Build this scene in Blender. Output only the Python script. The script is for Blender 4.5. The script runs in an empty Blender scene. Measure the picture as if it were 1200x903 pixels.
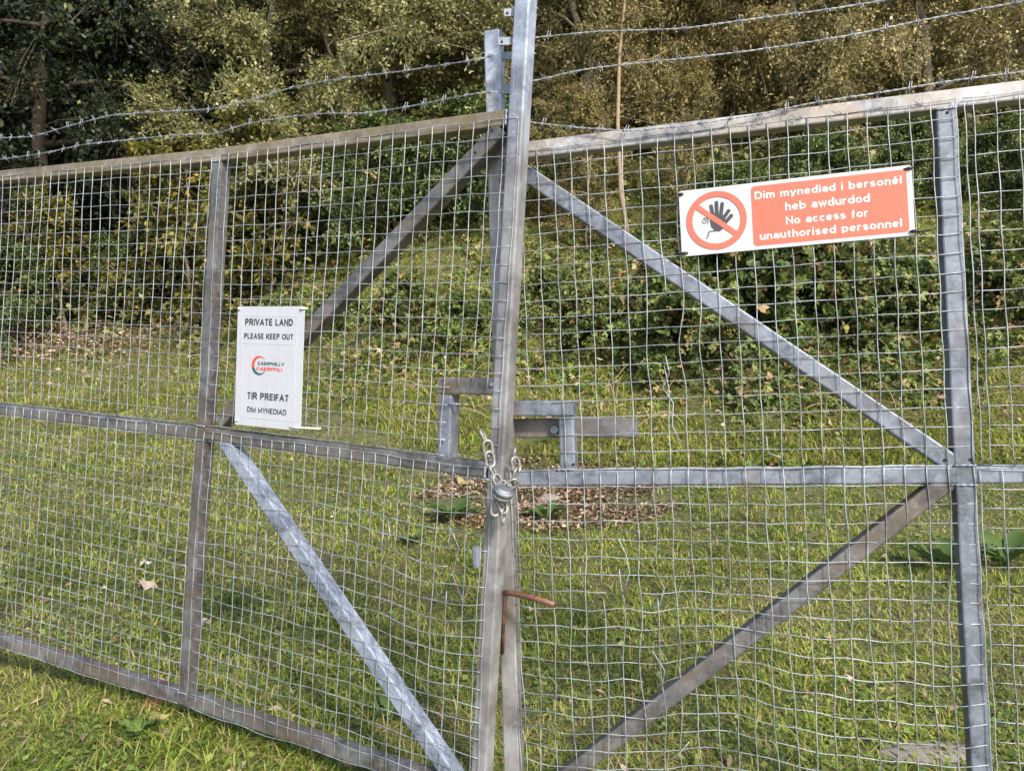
import bpy, math, random
import numpy as np
from mathutils import Vector, Matrix

random.seed(7); RNG = np.random.default_rng(7)
SC = bpy.context.scene
COL = SC.collection

# ------------------------------------------------------------------ camera, sky, sun, exposure
H = 1.35                       # eye height above the ground under the gate
FPX = 900.0                    # focal length in units of a 1200 wide picture
cam_d = bpy.data.cameras.new('camera'); cam = bpy.data.objects.new('camera', cam_d); COL.objects.link(cam)
cam.location = (0, 0, H); cam.rotation_euler = (math.radians(90), 0, 0)
cam_d.sensor_width = 36; cam_d.lens = 36 * FPX / 1200; cam_d.clip_start = .05; cam_d.clip_end = 500
SC.camera = cam
SUN_EL, SUN_AZ = 36, 156       # azimuth clockwise from +Y (the view direction)
W = bpy.data.worlds.new('World'); SC.world = W; W.use_nodes = True
wn = W.node_tree.nodes; bg = wn['Background']
sky = wn.new('ShaderNodeTexSky'); sky.sky_type = 'NISHITA'; sky.sun_disc = False
sky.sun_elevation = math.radians(SUN_EL); sky.sun_rotation = math.radians(SUN_AZ)
sky.dust_density = 1.5
W.node_tree.links.new(sky.outputs[0], bg.inputs[0]); bg.inputs[1].default_value = .15
sl = bpy.data.lights.new('sun', 'SUN'); sun = bpy.data.objects.new('sun', sl); COL.objects.link(sun)
sl.energy = 2.7; sl.angle = math.radians(7); sl.color = (1, .94, .84)
e, a = math.radians(SUN_EL), math.radians(SUN_AZ)
sdir = Vector((math.sin(a) * math.cos(e), math.cos(a) * math.cos(e), math.sin(e)))
sun.rotation_euler = sdir.to_track_quat('Z', 'Y').to_euler(); sun.location = (3, -6, 9)
vs = SC.view_settings; vs.view_transform = 'Standard'; vs.look = 'None'; vs.gamma = 1; vs.exposure = 1.22
SC.cycles.max_bounces = 4; SC.cycles.diffuse_bounces = 3; SC.cycles.glossy_bounces = 2; SC.cycles.transparent_max_bounces = 4

# ------------------------------------------------------------------ materials
def nd(nt, t, **kw):
    n = nt.nodes.new(t)
    for k, v in kw.items(): setattr(n, k, v)
    return n
def ramp(nt, fac, stops):
    r = nd(nt, 'ShaderNodeValToRGB'); el = r.color_ramp.elements
    while len(el) < len(stops): el.new(.5)
    for q, (p, c) in zip(el, stops): q.position = p; q.color = (*c, 1)
    nt.links.new(fac, r.inputs[0]); return r.outputs[0]
def noise(nt, co, scale, detail=4, rough=.55, dist=0):
    n = nd(nt, 'ShaderNodeTexNoise'); n.inputs['Scale'].default_value = scale; n.inputs['Detail'].default_value = detail
    n.inputs['Roughness'].default_value = rough; n.inputs['Distortion'].default_value = dist
    nt.links.new(co, n.inputs['Vector']); return n.outputs[0]
def mixc(nt, fac, c1, c2, mode='MIX'):
    m = nd(nt, 'ShaderNodeMix', data_type='RGBA', blend_type=mode)
    for s, v in ((0, fac), (6, c1), (7, c2)):
        if isinstance(v, (int, float)): m.inputs[s].default_value = v
        elif isinstance(v, tuple): m.inputs[s].default_value = (*v, 1)
        else: nt.links.new(v, m.inputs[s])
    return m.outputs[2]
def base(name):
    m = bpy.data.materials.new(name); m.use_nodes = True; nt = m.node_tree
    return m, nt, nt.nodes['Principled BSDF'], nd(nt, 'ShaderNodeTexCoord').outputs['Object']
def plain(name, c, rough=.5, metal=0, var=.12, scale=60):
    m, nt, p, co = base(name)
    f = noise(nt, co, scale)
    col = ramp(nt, f, [(.3, tuple(x * (1 - var) for x in c)), (.7, tuple(min(1, x * (1 + var)) for x in c))])
    nt.links.new(col, p.inputs['Base Color']); p.inputs['Roughness'].default_value = rough; p.inputs['Metallic'].default_value = metal
    return m
def grimy(name, c, rough, dirt):
    m, nt, p, co = base(name)
    mp = nd(nt, 'ShaderNodeMapping'); mp.inputs['Scale'].default_value = (14, 14, 3); nt.links.new(co, mp.inputs['Vector'])
    f = ramp(nt, noise(nt, mp.outputs[0], 2.5, 6, .7), [(.45, (0, 0, 0)), (.75, (1, 1, 1))]); g = ramp(nt, noise(nt, co, 160, 3, .7), [(.60, (0, 0, 0)), (.70, (1, 1, 1))])
    k = mixc(nt, .32, (0, 0, 0), f); cc = mixc(nt, k, c, dirt); cc = mixc(nt, mixc(nt, .22, (0, 0, 0), g), cc, dirt)
    nt.links.new(cc, p.inputs['Base Color']); p.inputs['Roughness'].default_value = rough; return m
def galvanised(name, c0, c1, stain, amount, metal=.35, moss=False, dirty_below=None):
    m, nt, p, co = base(name)
    v = nd(nt, 'ShaderNodeTexVoronoi'); v.inputs['Scale'].default_value = 55; nt.links.new(co, v.inputs['Vector'])
    n1 = noise(nt, co, 9, 5, .6, .4); n2 = noise(nt, co, 42, 5, .7)
    c = ramp(nt, n1, [(.36, tuple(x * .8 for x in c0)), (.62, tuple(x * 1.15 for x in c1))])
    bw = nd(nt, 'ShaderNodeRGBToBW'); nt.links.new(v.outputs['Color'], bw.inputs[0])
    c = mixc(nt, .30, c, ramp(nt, bw.outputs[0], [(.2, (.3, .3, .3)), (.8, (.72, .72, .72))]), 'SOFT_LIGHT')
    sp = ramp(nt, noise(nt, co, 24, 6, .75, 1.2), [(.52, (0, 0, 0)), (.68, (1, 1, 1))])
    st = ramp(nt, noise(nt, co, 5, 6, .65, .8), [(.62 - amount * .35, (0, 0, 0)), (.8 - amount * .2, (1, 1, 1))])
    c = mixc(nt, st, c, stain)
    c = mixc(nt, mixc(nt, .55, (0, 0, 0), sp), c, tuple(min(1, x * 1.5) for x in c1))
    dk = ramp(nt, noise(nt, co, 95, 3, .8), [(.30, (1, 1, 1)), (.42, (0, 0, 0))])
    c = mixc(nt, mixc(nt, .6, (0, 0, 0), dk), c, tuple(x * .35 for x in c0))
    # rain-washed scratches and pale runs
    sc_ = nd(nt, 'ShaderNodeMapping'); sc_.inputs['Scale'].default_value = (30, 30, 2.2); nt.links.new(co, sc_.inputs['Vector'])
    rn = ramp(nt, noise(nt, sc_.outputs[0], 3, 4, .6), [(.6, (0, 0, 0)), (.72, (1, 1, 1))])
    c = mixc(nt, mixc(nt, .5, (0, 0, 0), rn), c, tuple(min(1, x * 1.35) for x in c1))
    if dirty_below is not None:      # grime that starts below the top rail, with ragged runs
        sx = nd(nt, 'ShaderNodeSeparateXYZ'); nt.links.new(co, sx.inputs[0])
        ad = nd(nt, 'ShaderNodeMath', operation='MULTIPLY_ADD'); ad.inputs[1].default_value = 1.1; nt.links.new(noise(nt, sc_.outputs[0], 2, 4, .7), ad.inputs[0]); nt.links.new(sx.outputs[2], ad.inputs[2])
        mr = nd(nt, 'ShaderNodeMapRange'); mr.inputs['From Min'].default_value = dirty_below + .75; mr.inputs['From Max'].default_value = dirty_below + .45; nt.links.new(ad.outputs[0], mr.inputs['Value'])
        gr = ramp(nt, n1, [(.3, (.13, .105, .078)), (.7, (.235, .20, .155))])
        fm = nd(nt, 'ShaderNodeMath', operation='MULTIPLY'); fm.inputs[1].default_value = .6; nt.links.new(mr.outputs[0], fm.inputs[0])
        c = mixc(nt, fm.outputs[0], c, gr)
    if moss:
        g = nd(nt, 'ShaderNodeNewGeometry'); sx = nd(nt, 'ShaderNodeSeparateXYZ'); nt.links.new(co, sx.inputs[0])
        ms = ramp(nt, noise(nt, co, 7, 5, .7), [(.42, (0, 0, 0)), (.6, (1, 1, 1))])
        c = mixc(nt, mixc(nt, .55, (0, 0, 0), ms), c, (.15, .115, .045))
    nt.links.new(c, p.inputs['Base Color']); p.inputs['Metallic'].default_value = metal
    rr = ramp(nt, n1, [(.3, (.42,) * 3), (.7, (.62,) * 3)]); nt.links.new(rr, p.inputs['Roughness'])
    b = nd(nt, 'ShaderNodeBump'); b.inputs['Strength'].default_value = .12; b.inputs['Distance'].default_value = .002
    nt.links.new(n2, b.inputs['Height']); nt.links.new(b.outputs[0], p.inputs['Normal'])
    return m
M = {}
M['galv'] = galvanised('galvanised_steel', (.088, .10, .125), (.165, .18, .218), (.15, .125, .10), .22)
M['galv_pale'] = galvanised('pale_galvanised_steel', (.155, .18, .23), (.27, .30, .365), (.21, .18, .14), .12)
M['galv_worn'] = galvanised('weathered_steel', (.078, .077, .08), (.145, .144, .147), (.125, .095, .065), .55)
M['galv_moss'] = galvanised('mossy_steel', (.15, .125, .098), (.22, .19, .15), (.14, .10, .052), .5, .2, True)
M['galv_tan'] = galvanised('tan_stained_steel', (.20, .20, .21), (.30, .30, .305), (.25, .195, .145), .55, .2)
M['galv_post'] = galvanised('post_steel', (.19, .215, .265), (.31, .34, .40), (.24, .19, .13), .2, .35, False, 1.98)
M['wire'] = galvanised('wire_steel', (.21, .225, .25), (.32, .34, .365), (.19, .175, .15), .2, .45)
M['barbed'] = galvanised('barbed_steel', (.23, .24, .26), (.34, .355, .38), (.23, .215, .19), .2, .5)
M['chain'] = galvanised('chain_steel', (.16, .155, .145), (.26, .255, .24), (.15, .12, .09), .3, .6)
M['lock'] = galvanised('lock_steel', (.13, .135, .145), (.24, .25, .265), (.11, .10, .09), .2, .7)
M['rust'] = galvanised('rusty_steel', (.13, .055, .03), (.27, .11, .05), (.06, .035, .028), .75, .05)
M['hole'] = plain('hole_shade', (.008, .008, .009), .9)  # near-black on solid pieces stands in for the shade inside holes
M['sign_white'] = grimy('sign_white', (0.428, 0.428, 0.451), .38, (.30, .29, .26))
M['sign_paper'] = grimy('sign_pale_white', (0.409, 0.414, 0.451), .45, (.29, .285, .28))
M['sign_orange'] = grimy('sign_faded_orange', (.47, .098, .056), .4, (.37, .13, .09))
M['sign_black'] = plain('sign_black', (.028, .028, .035), .5)
M['sign_letter'] = plain('sign_letter_white', (0.484, 0.479, 0.465), .4, 0, .02)
M['sign_line'] = plain('sign_fine_line', (.52, .52, .58), .5)
M['logo_red'] = plain('logo_red', (.62, .045, .035), .4)
M['logo_green'] = plain('logo_dark_green', (.012, .085, .08), .4)
M['tie_black'] = plain('tie_black', (.02, .02, .022), .4)
M['tie_white'] = plain('tie_white', (.62, .60, .52), .5)
M['paper'] = plain('scrap_white', (.36, .33, .31), .7)
M['stone'] = plain('stone_grey', (.19, .165, .135), .85, 0, .3, 25)
M['brick'] = plain('old_brick', (.24, .09, .05), .9, 0, .3, 30)

def leafmat(name, stops, trans=.35, rough=.5):
    m = bpy.data.materials.new(name); m.use_nodes = True; nt = m.node_tree; p = nt.nodes['Principled BSDF']
    at = nd(nt, 'ShaderNodeAttribute', attribute_name='tint')
    c = ramp(nt, at.outputs['Fac'], stops)
    co = nd(nt, 'ShaderNodeTexCoord').outputs['Object']
    h = ramp(nt, noise(nt, co, 1.1, 3), [(.3, (.72, .72, .72)), (.7, (1.22, 1.2, 1.1))])
    c = mixc(nt, 1.0, c, h, 'MULTIPLY')
    nt.links.new(c, p.inputs['Base Color']); p.inputs['Roughness'].default_value = rough; p.inputs['Specular IOR Level'].default_value = .35
    t = nd(nt, 'ShaderNodeBsdfTranslucent'); nt.links.new(c, t.inputs['Color'])
    mx = nd(nt, 'ShaderNodeMixShader'); mx.inputs[0].default_value = trans
    nt.links.new(p.outputs[0], mx.inputs[1]); nt.links.new(t.outputs[0], mx.inputs[2])
    nt.links.new(mx.outputs[0], nt.nodes['Material Output'].inputs['Surface'])
    return m
M['leaf_dark'] = leafmat('leaves_dark_green', [(0, (.008, .014, .006)), (.5, (.018, .029, .011)), (.82, (.05, .066, .022)), (1, (.20, .19, .065))], .2)  # olive end of the ramp paints sparse lit leaf tips
M['leaf_olive'] = leafmat('leaves_olive', [(0, (.085, .095, .035)), (.42, (.215, .225, .09)), (.78, (.38, .365, .165)), (.93, (.42, .38, .19)), (1, (.54, .51, .34))], .35)
M['leaf_brown'] = leafmat('leaves_olive_brown', [(0, (.105, .095, .04)), (.4, (.26, .225, .095)), (.75, (.42, .36, .165)), (.93, (.49, .43, .22)), (1, (.60, .55, .38))], .35)
M['leaf_yellow'] = leafmat('leaves_yellow_green', [(0, (.06, .075, .02)), (.45, (.13, .14, .03)), (.75, (.36, .27, .04)), (1, (.52, .36, .05))], .4)
M['leaf_gold'] = leafmat('leaves_gold', [(0, (.09, .09, .035)), (.5, (.22, .195, .075)), (1, (.42, .34, .14))], .4)
M['leaf_ivy'] = leafmat('leaves_green', [(0, (.03, .05, .016)), (.42, (.075, .115, .03)), (.72, (.15, .19, .05)), (.9, (.26, .26, .085)), (.95, (.26, .14, .055)), (1, (.36, .25, .12))], .25)
M['leaf_bramble'] = leafmat('bramble_leaves', [(0, (.04, .065, .018)), (.36, (.10, .15, .036)), (.62, (.20, .25, .065)), (.8, (.31, .29, .10)), (.89, (.28, .15, .065)), (1, (.42, .33, .19))], .3)
M['grass'] = leafmat('grass_blades', [(0, (.095, .14, .028)), (.4, (.26, .325, .055)), (.76, (.43, .45, .115)), (.86, (.42, .36, .16)), (1, (.52, .44, .25))], .5)
M['weed'] = leafmat('clover_leaves', [(0, (.06, .115, .024)), (.6, (.145, .215, .045)), (1, (.26, .29, .08))], .3)
M['straw'] = leafmat('dry_stems', [(0, (.20, .14, .06)), (.5, (.36, .28, .14)), (1, (.52, .43, .26))], .2)
M['litter'] = leafmat('leaf_litter', [(0, (.11, .07, .05)), (.4, (.235, .15, .108)), (.8, (.35, .245, .18)), (1, (.46, .36, .27))], .1)
M['dock'] = leafmat('dock_leaves', [(0, (.05, .10, .025)), (1, (.13, .19, .05))], .25)
M['bark_grey'] = plain('bark_grey_brown', (.15, .125, .095), .9, 0, .35, 20)
M['bark_dark'] = plain('bark_dark', (.045, .035, .026), .9, 0, .35, 20)
M['bark_gold_lit'] = plain('bark_pale_gold_lit', (.24, .17, .10), .8, 0, .25, 25)  # warm light on the thin stems is put into this bark colour
M['twig_grey'] = plain('twig_pale', (.26, .215, .15), .9, 0, .3, 20)
m, nt, p, co = base('soil_and_moss'); M['soil'] = m
c = ramp(nt, noise(nt, co, 3.2, 6, .7), [(.3, (.06, .075, .022)), (.5, (.11, .125, .038)), (.7, (.15, .115, .06))])
c = mixc(nt, ramp(nt, noise(nt, co, 40, 4, .7), [(.4, (0, 0, 0)), (.7, (1, 1, 1))]), c, (.055, .04, .022))
nt.links.new(c, p.inputs['Base Color']); p.inputs['Roughness'].default_value = .95
b = nd(nt, 'ShaderNodeBump'); b.inputs['Distance'].default_value = .03; nt.links.new(noise(nt, co, 30, 5, .7), b.inputs['Height']); nt.links.new(b.outputs[0], p.inputs['Normal'])

# ------------------------------------------------------------------ object helpers
def tag(o, label=None, cat=None, group=None, kind=None):
    for k, v in (('label', label), ('category', cat), ('group', group), ('kind', kind)):
        if v: o[k] = v
    return o
def thing(name, loc, label, cat, group=None):
    o = bpy.data.objects.new(name, None); COL.objects.link(o); o.location = loc; o.empty_display_size = .1
    o['_o'] = tuple(loc); return tag(o, label, cat, group)
class MB:
    def __init__(s): s.v = []; s.f = []
    def add(s, vs, fs):
        k = len(s.v); s.v += [tuple(q) for q in vs]; s.f += [tuple(i + k for i in f) for f in fs]; return s
    def prism(s, a, b, ring):
        """sweep: ring = list of offset vectors, closed with caps"""
        a, b = Vector(a), Vector(b); n = len(ring)
        s.add([a + r for r in ring] + [b + r for r in ring],
              [(i, (i + 1) % n, n + (i + 1) % n, n + i) for i in range(n)] + [tuple(range(n))[::-1], tuple(range(n, 2 * n))])
        return s
    def bar(s, a, b, w, d, nrm, bev=.005):
        """rectangular hollow section look: width w across, depth d along nrm, chamfer-rounded edges"""
        a, b, nrm = Vector(a), Vector(b), Vector(nrm); t = (b - a).normalized(); x = t.cross(nrm).normalized(); y = x.cross(t).normalized()
        ring = []
        for sx, sy, a0 in ((1, 1, 0), (-1, 1, 90), (-1, -1, 180), (1, -1, 270)):
            for k in (0, 45, 90):
                an = math.radians(a0 + k)
                ring.append(x * (sx * (w / 2 - bev) + bev * math.cos(an)) + y * (sy * (d / 2 - bev) + bev * math.sin(an)))
        return s.prism(a, b, ring)
    def tube(s, pts, r, n=6, close=False, caps=True):
        P = [Vector(p) for p in pts]; L = len(P); k = len(s.v)
        rr = r if hasattr(r, '__len__') else [r] * L
        t0 = (P[1] - P[0]).normalized(); ref = Vector((0, 0, 1)) if abs(t0.z) < .9 else Vector((1, 0, 0))
        x = t0.cross(ref).normalized()
        for i in range(L):
            if close: t = (P[(i + 1) % L] - P[i - 1])
            else: t = P[min(i + 1, L - 1)] - P[max(i - 1, 0)]
            t.normalize(); x = (x - t * x.dot(t)).normalized(); y = t.cross(x)
            for j in range(n):
                an = 2 * math.pi * j / n; s.v.append(tuple(P[i] + (x * math.cos(an) + y * math.sin(an)) * rr[i]))
        for i in range(L if close else L - 1):
            i2 = (i + 1) % L
            for j in range(n): s.f.append((k + i * n + j, k + i * n + (j + 1) % n, k + i2 * n + (j + 1) % n, k + i2 * n + j))
        if caps and not close:
            s.f.append(tuple(k + j for j in range(n))[::-1]); s.f.append(tuple(k + (L - 1) * n + j for j in range(n)))
        return s
    def mesh(s, name, mat, off=(0, 0, 0), smooth=False):
        me = bpy.data.meshes.new(name); o = Vector(off)
        me.from_pydata([tuple(Vector(q) - o) for q in s.v], [], s.f); me.materials.append(M[mat]); me.update()
        if smooth: me.polygons.foreach_set('use_smooth', [True] * len(me.polygons))
        return me
    def obj(s, name, mat, parent=None, smooth=False, root=None):
        r = root or parent
        off = tuple(r['_o']) if r is not None and '_o' in r.keys() else (0, 0, 0)
        o = bpy.data.objects.new(name, s.mesh(name, mat, off, smooth)); COL.objects.link(o); o.parent = parent
        return o
def own_origin(mb, name, mat, loc, smooth=False):
    o = bpy.data.objects.new(name, mb.mesh(name, mat, loc, smooth)); o.location = loc; COL.objects.link(o); return o

# ------------------------------------------------------------------ gate planes (x right, y forward, z up)
def ray(px, py): return Vector(((px - 600) / FPX, 1, -(py - 451.5) / FPX))
def at(px, py, d): r = ray(px, py) * d; return Vector((r.x, r.y, r.z + H))
def plane(t, u, v):
    c = lambda q: Vector((q[0], q[2], -q[1]))
    n = c(u).cross(c(v)).normalized(); o = c(t)
    if n.dot(o) > 0: n = -n
    return o, n
def hit(px, py, pl):
    r = ray(px, py); s = pl[0].dot(pl[1]) / r.dot(pl[1]); return r * s + Vector((0, 0, H))
PLI = plane((-1.07, -.828, 2.784), (.873, .051, -.484), (-.043, .999, .028))
k_ = 2.804 / 2.75
PLO = plane((-1.065 * k_, -.816 * k_, 2.75 * k_), (.912, .054, -.406), (-.063, .998, -.008))
PR = plane((.078, -.699, 2.282), (.963, -.038, -.266), (.036, .999, -.014))
VK = [0, 19, 39]
def bilinear(uk, grid):
    def f(u, v):
        i = max(0, min(len(uk) - 2, sum(u > q for q in uk[1:-1]))); j = 0 if v < 19 else 1
        a = (u - uk[i]) / (uk[i + 1] - uk[i]); b_ = (v - VK[j]) / (VK[j + 1] - VK[j])
        return (grid[i][j] * (1 - a) + grid[i + 1][j] * a) * (1 - b_) + (grid[i][j + 1] * (1 - a) + grid[i + 1][j + 1] * a) * b_
    return f
c0 = [hit(258.3, 182, PLI), hit(239.7, 499.5, PLI), hit(216.9, 828, PLI)]
c25 = [hit(608.3, 137.5, PLI), hit(584, 543, PLI), hit(566, 948, PLI)]
ch = [A + (B - A) * (-.4 / 25) for A, B in zip(c0, c25)]
cm = [(hit(4.3, 206.6, PLO), -23.82), (hit(9.1, 473.5, PLO), -21.82), (hit(5.4, 760.5, PLO), -19.82)]
c30 = [A + (B - A) * (29.6 / (-.4 - u)) for A, (B, u) in zip(ch, cm)]
PL_ = bilinear([-30, -.4, 25], [c30, ch, c25])
r0 = [hit(629.6, 175.5, PR), hit(643.5, 550.3, PR), hit(658, 955, PR)]
r22 = [hit(1114.3, 117.2, PR), hit(1136.5, 545, PR), hit(1163, 1011, PR)]
PR_ = bilinear([0, 22], [r0, r22])
NL, NO, NR = PLI[1], PLO[1], PR[1]
def LP(u, v, n=0): return PL_(u, v) + (NL if u > -.4 else NO) * n
def RP(u, v, n=0): return PR_(u, v) + NR * n
BACK = -.0275                   # tube centres lie behind the mesh

# ------------------------------------------------------------------ terrain
PROF = {-.55: [(0, .02), (2.6, .06), (4.2, .17), (6, .34), (8.5, .68), (10.6, 1.08), (12, 1.9), (13.5, 2.7), (20, 6.0), (45, 20)],
        0.0: [(0, 0), (2.6, .02), (4.2, .16), (5.8, .36), (6.6, .53), (7.2, .75), (7.8, 1.05), (9, 1.95), (10.5, 3.2), (14, 5.8), (20, 10.2), (45, 26)],
        .6: [(0, -.02), (2.6, .02), (4.2, .18), (5.5, .4), (6.3, .64), (7, 1.0), (8, 1.8), (9.5, 3.05), (14, 6.2), (20, 10.8), (45, 27)]}
DD = np.linspace(0, 60, 601)
def _sm(pr):
    z = np.interp(DD, *zip(*pr)); k = np.ones(7) / 7
    return np.convolve(np.pad(z, 3, 'edge'), k, 'valid')
PZ = {k: _sm(v) for k, v in PROF.items()}
def fnoise(x, y, s, seed=0):
    r = np.random.default_rng(seed); o = np.zeros_like(x)
    for i in range(5):
        a_ = r.uniform(0, 6.28); k = s * (1 + i * .55); o += np.sin((x * math.cos(a_) + y * math.sin(a_)) * k + r.uniform(0, 6.28)) / (1 + i * .3)
    return o / 3
def ground(x, y):
    x = np.asarray(x, float); y = np.asarray(y, float)
    s = np.clip(x / np.maximum(y + 1.0, 1.0) * 1.12, -.55, .6); d = np.clip(y, 0, 60)
    zl, zm, zr = (np.interp(d, DD, PZ[k]) for k in (-.55, 0.0, .6))
    t = np.where(s < 0, -s / .55, s / .6); t = t * t * (3 - 2 * t)
    z = np.where(s < 0, zm * (1 - t) + zl * t, zm * (1 - t) + zr * t)
    amp = np.clip((y - 2) / 8, .15, 1)
    return z + .05 * amp * fnoise(x, y, 1.7, 3) + .018 * amp * fnoise(x, y, 5, 4)
def g1(x, y): return float(ground(np.array([x]), np.array([y]))[0])
def on_ground(px, d): x = (px - 600) / FPX * d; return Vector((x, d, g1(x, d)))
def ray_ground(px, py):
    d = np.linspace(1.5, 30, 2000); x = (px - 600) / FPX * d; z = H - (py - 451.5) / FPX * d
    i = int(np.argmax(ground(x, d) > z)); return Vector((x[i], d[i], g1(x[i], d[i])))
gx = np.concatenate([np.linspace(-60, -13, 30), np.linspace(-12.5, 12.5, 170), np.linspace(13, 60, 30)])
gy = np.concatenate([np.linspace(-20, 0, 12), np.linspace(.2, 16, 130), np.linspace(16.5, 60, 50)])
X, Y = np.meshgrid(gx, gy); Z = ground(X, Y); nx, ny = len(gx), len(gy)
me = bpy.data.meshes.new('ground')
idx = np.arange(nx * ny).reshape(ny, nx)
q = np.stack([idx[:-1, :-1], idx[:-1, 1:], idx[1:, 1:], idx[1:, :-1]], -1).reshape(-1, 4)
def fast_mesh(name, V, Q, mat, tint=None, smooth=False):
    me = bpy.data.meshes.new(name); n = len(Q); w = Q.shape[1]
    me.vertices.add(len(V)); me.vertices.foreach_set('co', np.ascontiguousarray(V, np.float32).ravel())
    me.loops.add(n * w); me.loops.foreach_set('vertex_index', np.ascontiguousarray(Q, np.int32).ravel())
    me.polygons.add(n); me.polygons.foreach_set('loop_start', np.arange(n, dtype=np.int32) * w)
    me.update(calc_edges=True)
    if smooth: me.polygons.foreach_set('use_smooth', np.ones(n, bool))
    if tint is not None:
        at_ = me.attributes.new('tint', 'FLOAT', 'FACE'); at_.data.foreach_set('value', np.clip(tint, 0, 1).astype(np.float32))
    me.materials.append(M[mat]); return me
o = bpy.data.objects.new('ground', fast_mesh('ground', np.stack([X, Y, Z], -1).reshape(-1, 3), q, 'soil', None, True)); COL.objects.link(o)
tag(o, kind='structure')

# ------------------------------------------------------------------ leaves and blades
def unit(a): return a / np.maximum(np.linalg.norm(a, axis=-1, keepdims=True), 1e-9)
def leaf_arrays(C, D, Nn, L, Wd, fold=.18):
    """kite-shaped leaves: base, side, tip, side (folded along the midrib)"""
    D = unit(D); S = unit(np.cross(D, Nn)); U = np.cross(S, D); L = L[:, None]; Wd = Wd[:, None]
    V = np.stack([C, C + D * L * .42 + S * Wd * .5 + U * Wd * fold, C + D * L - U * L * .08, C + D * L * .42 - S * Wd * .5 + U * Wd * fold], 1)
    return V.reshape(-1, 3), np.arange(len(C) * 4).reshape(-1, 4)
def trefoil(C, D, Nn, L, Wd, tint, fold=.14):
    """bramble leaves: three rounded leaflets each, two faces to a leaflet"""
    D = unit(D); Nn = unit(Nn - D * (Nn * D).sum(1, keepdims=True)); S0 = np.cross(D, Nn); Vs = []
    for a_, k in ((0, 1.0), (1.15, .85), (-1.15, .85)):
        d_ = unit(D * math.cos(a_) + S0 * math.sin(a_) - Nn * .12); S = unit(np.cross(d_, Nn)); U = np.cross(S, d_); l = L[:, None] * k; w = Wd[:, None] * k
        Vs.append(np.stack([C, C + d_ * l - U * l * .12, C + d_ * l * .22 + S * w * .44 + U * w * fold, C + d_ * l * .62 + S * w * .42 + U * w * fold, C + d_ * l * .22 - S * w * .44 + U * w * fold, C + d_ * l * .62 - S * w * .42 + U * w * fold], 1))
    V = np.stack(Vs, 1).reshape(-1, 3); b_ = np.arange(len(C) * 3)[:, None] * 6
    return V, np.concatenate([b_ + [0, 2, 3, 1], b_ + [0, 1, 5, 4]], 1).reshape(-1, 4), np.repeat(tint, 6)
def rand_dirs(n, up=0.0, rng=RNG):
    v = rng.normal(size=(n, 3)); v[:, 2] += up; return unit(v)
def blades(P, hgt, wid, lean, az, curl):
    """grass blades: 5 vertices, a quad and a tip"""
    n = len(P); dx = np.stack([np.cos(az), np.sin(az), np.zeros(n)], 1); sx = np.stack([-np.sin(az), np.cos(az), np.zeros(n)], 1)
    z = np.array([0, 0, 1.0]); h = hgt[:, None]; w = wid[:, None]; l = lean[:, None]; c_ = curl[:, None]
    mid = P + z * h * .55 + dx * h * l * .4; tip = P + z * h * (1 - .45 * c_) + dx * h * (l + c_ * .55)
    V = np.stack([P - sx * w * .5, P + sx * w * .5, mid + sx * w * .42, mid - sx * w * .42, tip], 1).reshape(-1, 3)
    b_ = np.arange(n)[:, None] * 5
    return V, np.concatenate([b_ + [0, 1, 2, 3], b_ + [3, 2, 4, 4]], 1).reshape(-1, 4)

# ------------------------------------------------------------------ gate leaves
def jit(u, v, seed, amp):
    return amp * (math.sin(u * 1.3 + seed * 2.1) * .5 + math.sin(v * 1.7 + seed * 1.3 + u * .6) * .5)
def disp_left(u, v):
    du = jit(u, v, 1, .05); dv = jit(v, u, 2, .05); n = .004 * math.sin(u * .4 + v * .3)
    g = math.exp(-((u - 21) / 3.2) ** 2 - ((v - 28) / 5.5) ** 2)
    dv += .55 * g; n += .012 * g
    if v > 19.5 and u > 0: du += .06 * math.sin(u * 2.1 + v * .35) * min(1, (v - 19) / 6); dv += .06 * math.sin(u * 1.1 + v * 1.9) * min(1, (v - 19) / 6)
    return du, dv, n
def disp_right(u, v):
    du = jit(u, v, 3, .06); dv = jit(v, u, 4, .05); n = .004 * math.sin(u * .35 + v * .2)
    if v > 19.5 and u < 22.2:
        k = min(1, (v - 19.5) / 7)
        dv += k * (-.50 * math.exp(-((u - 9.5) / 3.2) ** 2) * min(1, max(0, (v - 25) / 5)) + .40 * math.exp(-((u - 20) / 4.5) ** 2) * min(1, max(0, (v - 26) / 5)))
        du += k * (.09 * math.sin(u * 1.7 + v * .5) - .55 * math.exp(-((u - 22) / 1.6) ** 2) * math.exp(-((v - 31) / 6) ** 2))
        dv += k * .06 * math.sin(u * 1.9 + v * 1.3)
        n += .016 * k * math.sin(u * .5 + 1)
        g = math.exp(-((u - 5) / 2.2) ** 2 - ((v - 29) / 6) ** 2); du += .12 * g * math.sin(v * 1.2); dv += .15 * g * math.sin(u * 1.4)
    elif v < 19 and u < 22.2:
        g = math.exp(-((u - 7.5) / 1.6) ** 2 - ((v - 11) / 4) ** 2); du += .25 * g * math.sin(v * .9)
    return du, dv, n
def wire_pts(P, disp, u0, v0, u1, v1, n0):
    L = max(abs(u1 - u0), abs(v1 - v0)); n = max(2, int(L * 1.5) + 1); out = []
    for i in range(n + 1):
        t = i / n; u = u0 + (u1 - u0) * t; v = v0 + (v1 - v0) * t; a_, b_, c_ = disp(u, v)
        out.append(P(u + a_, v + b_, n0 + c_))
    return out
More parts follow.
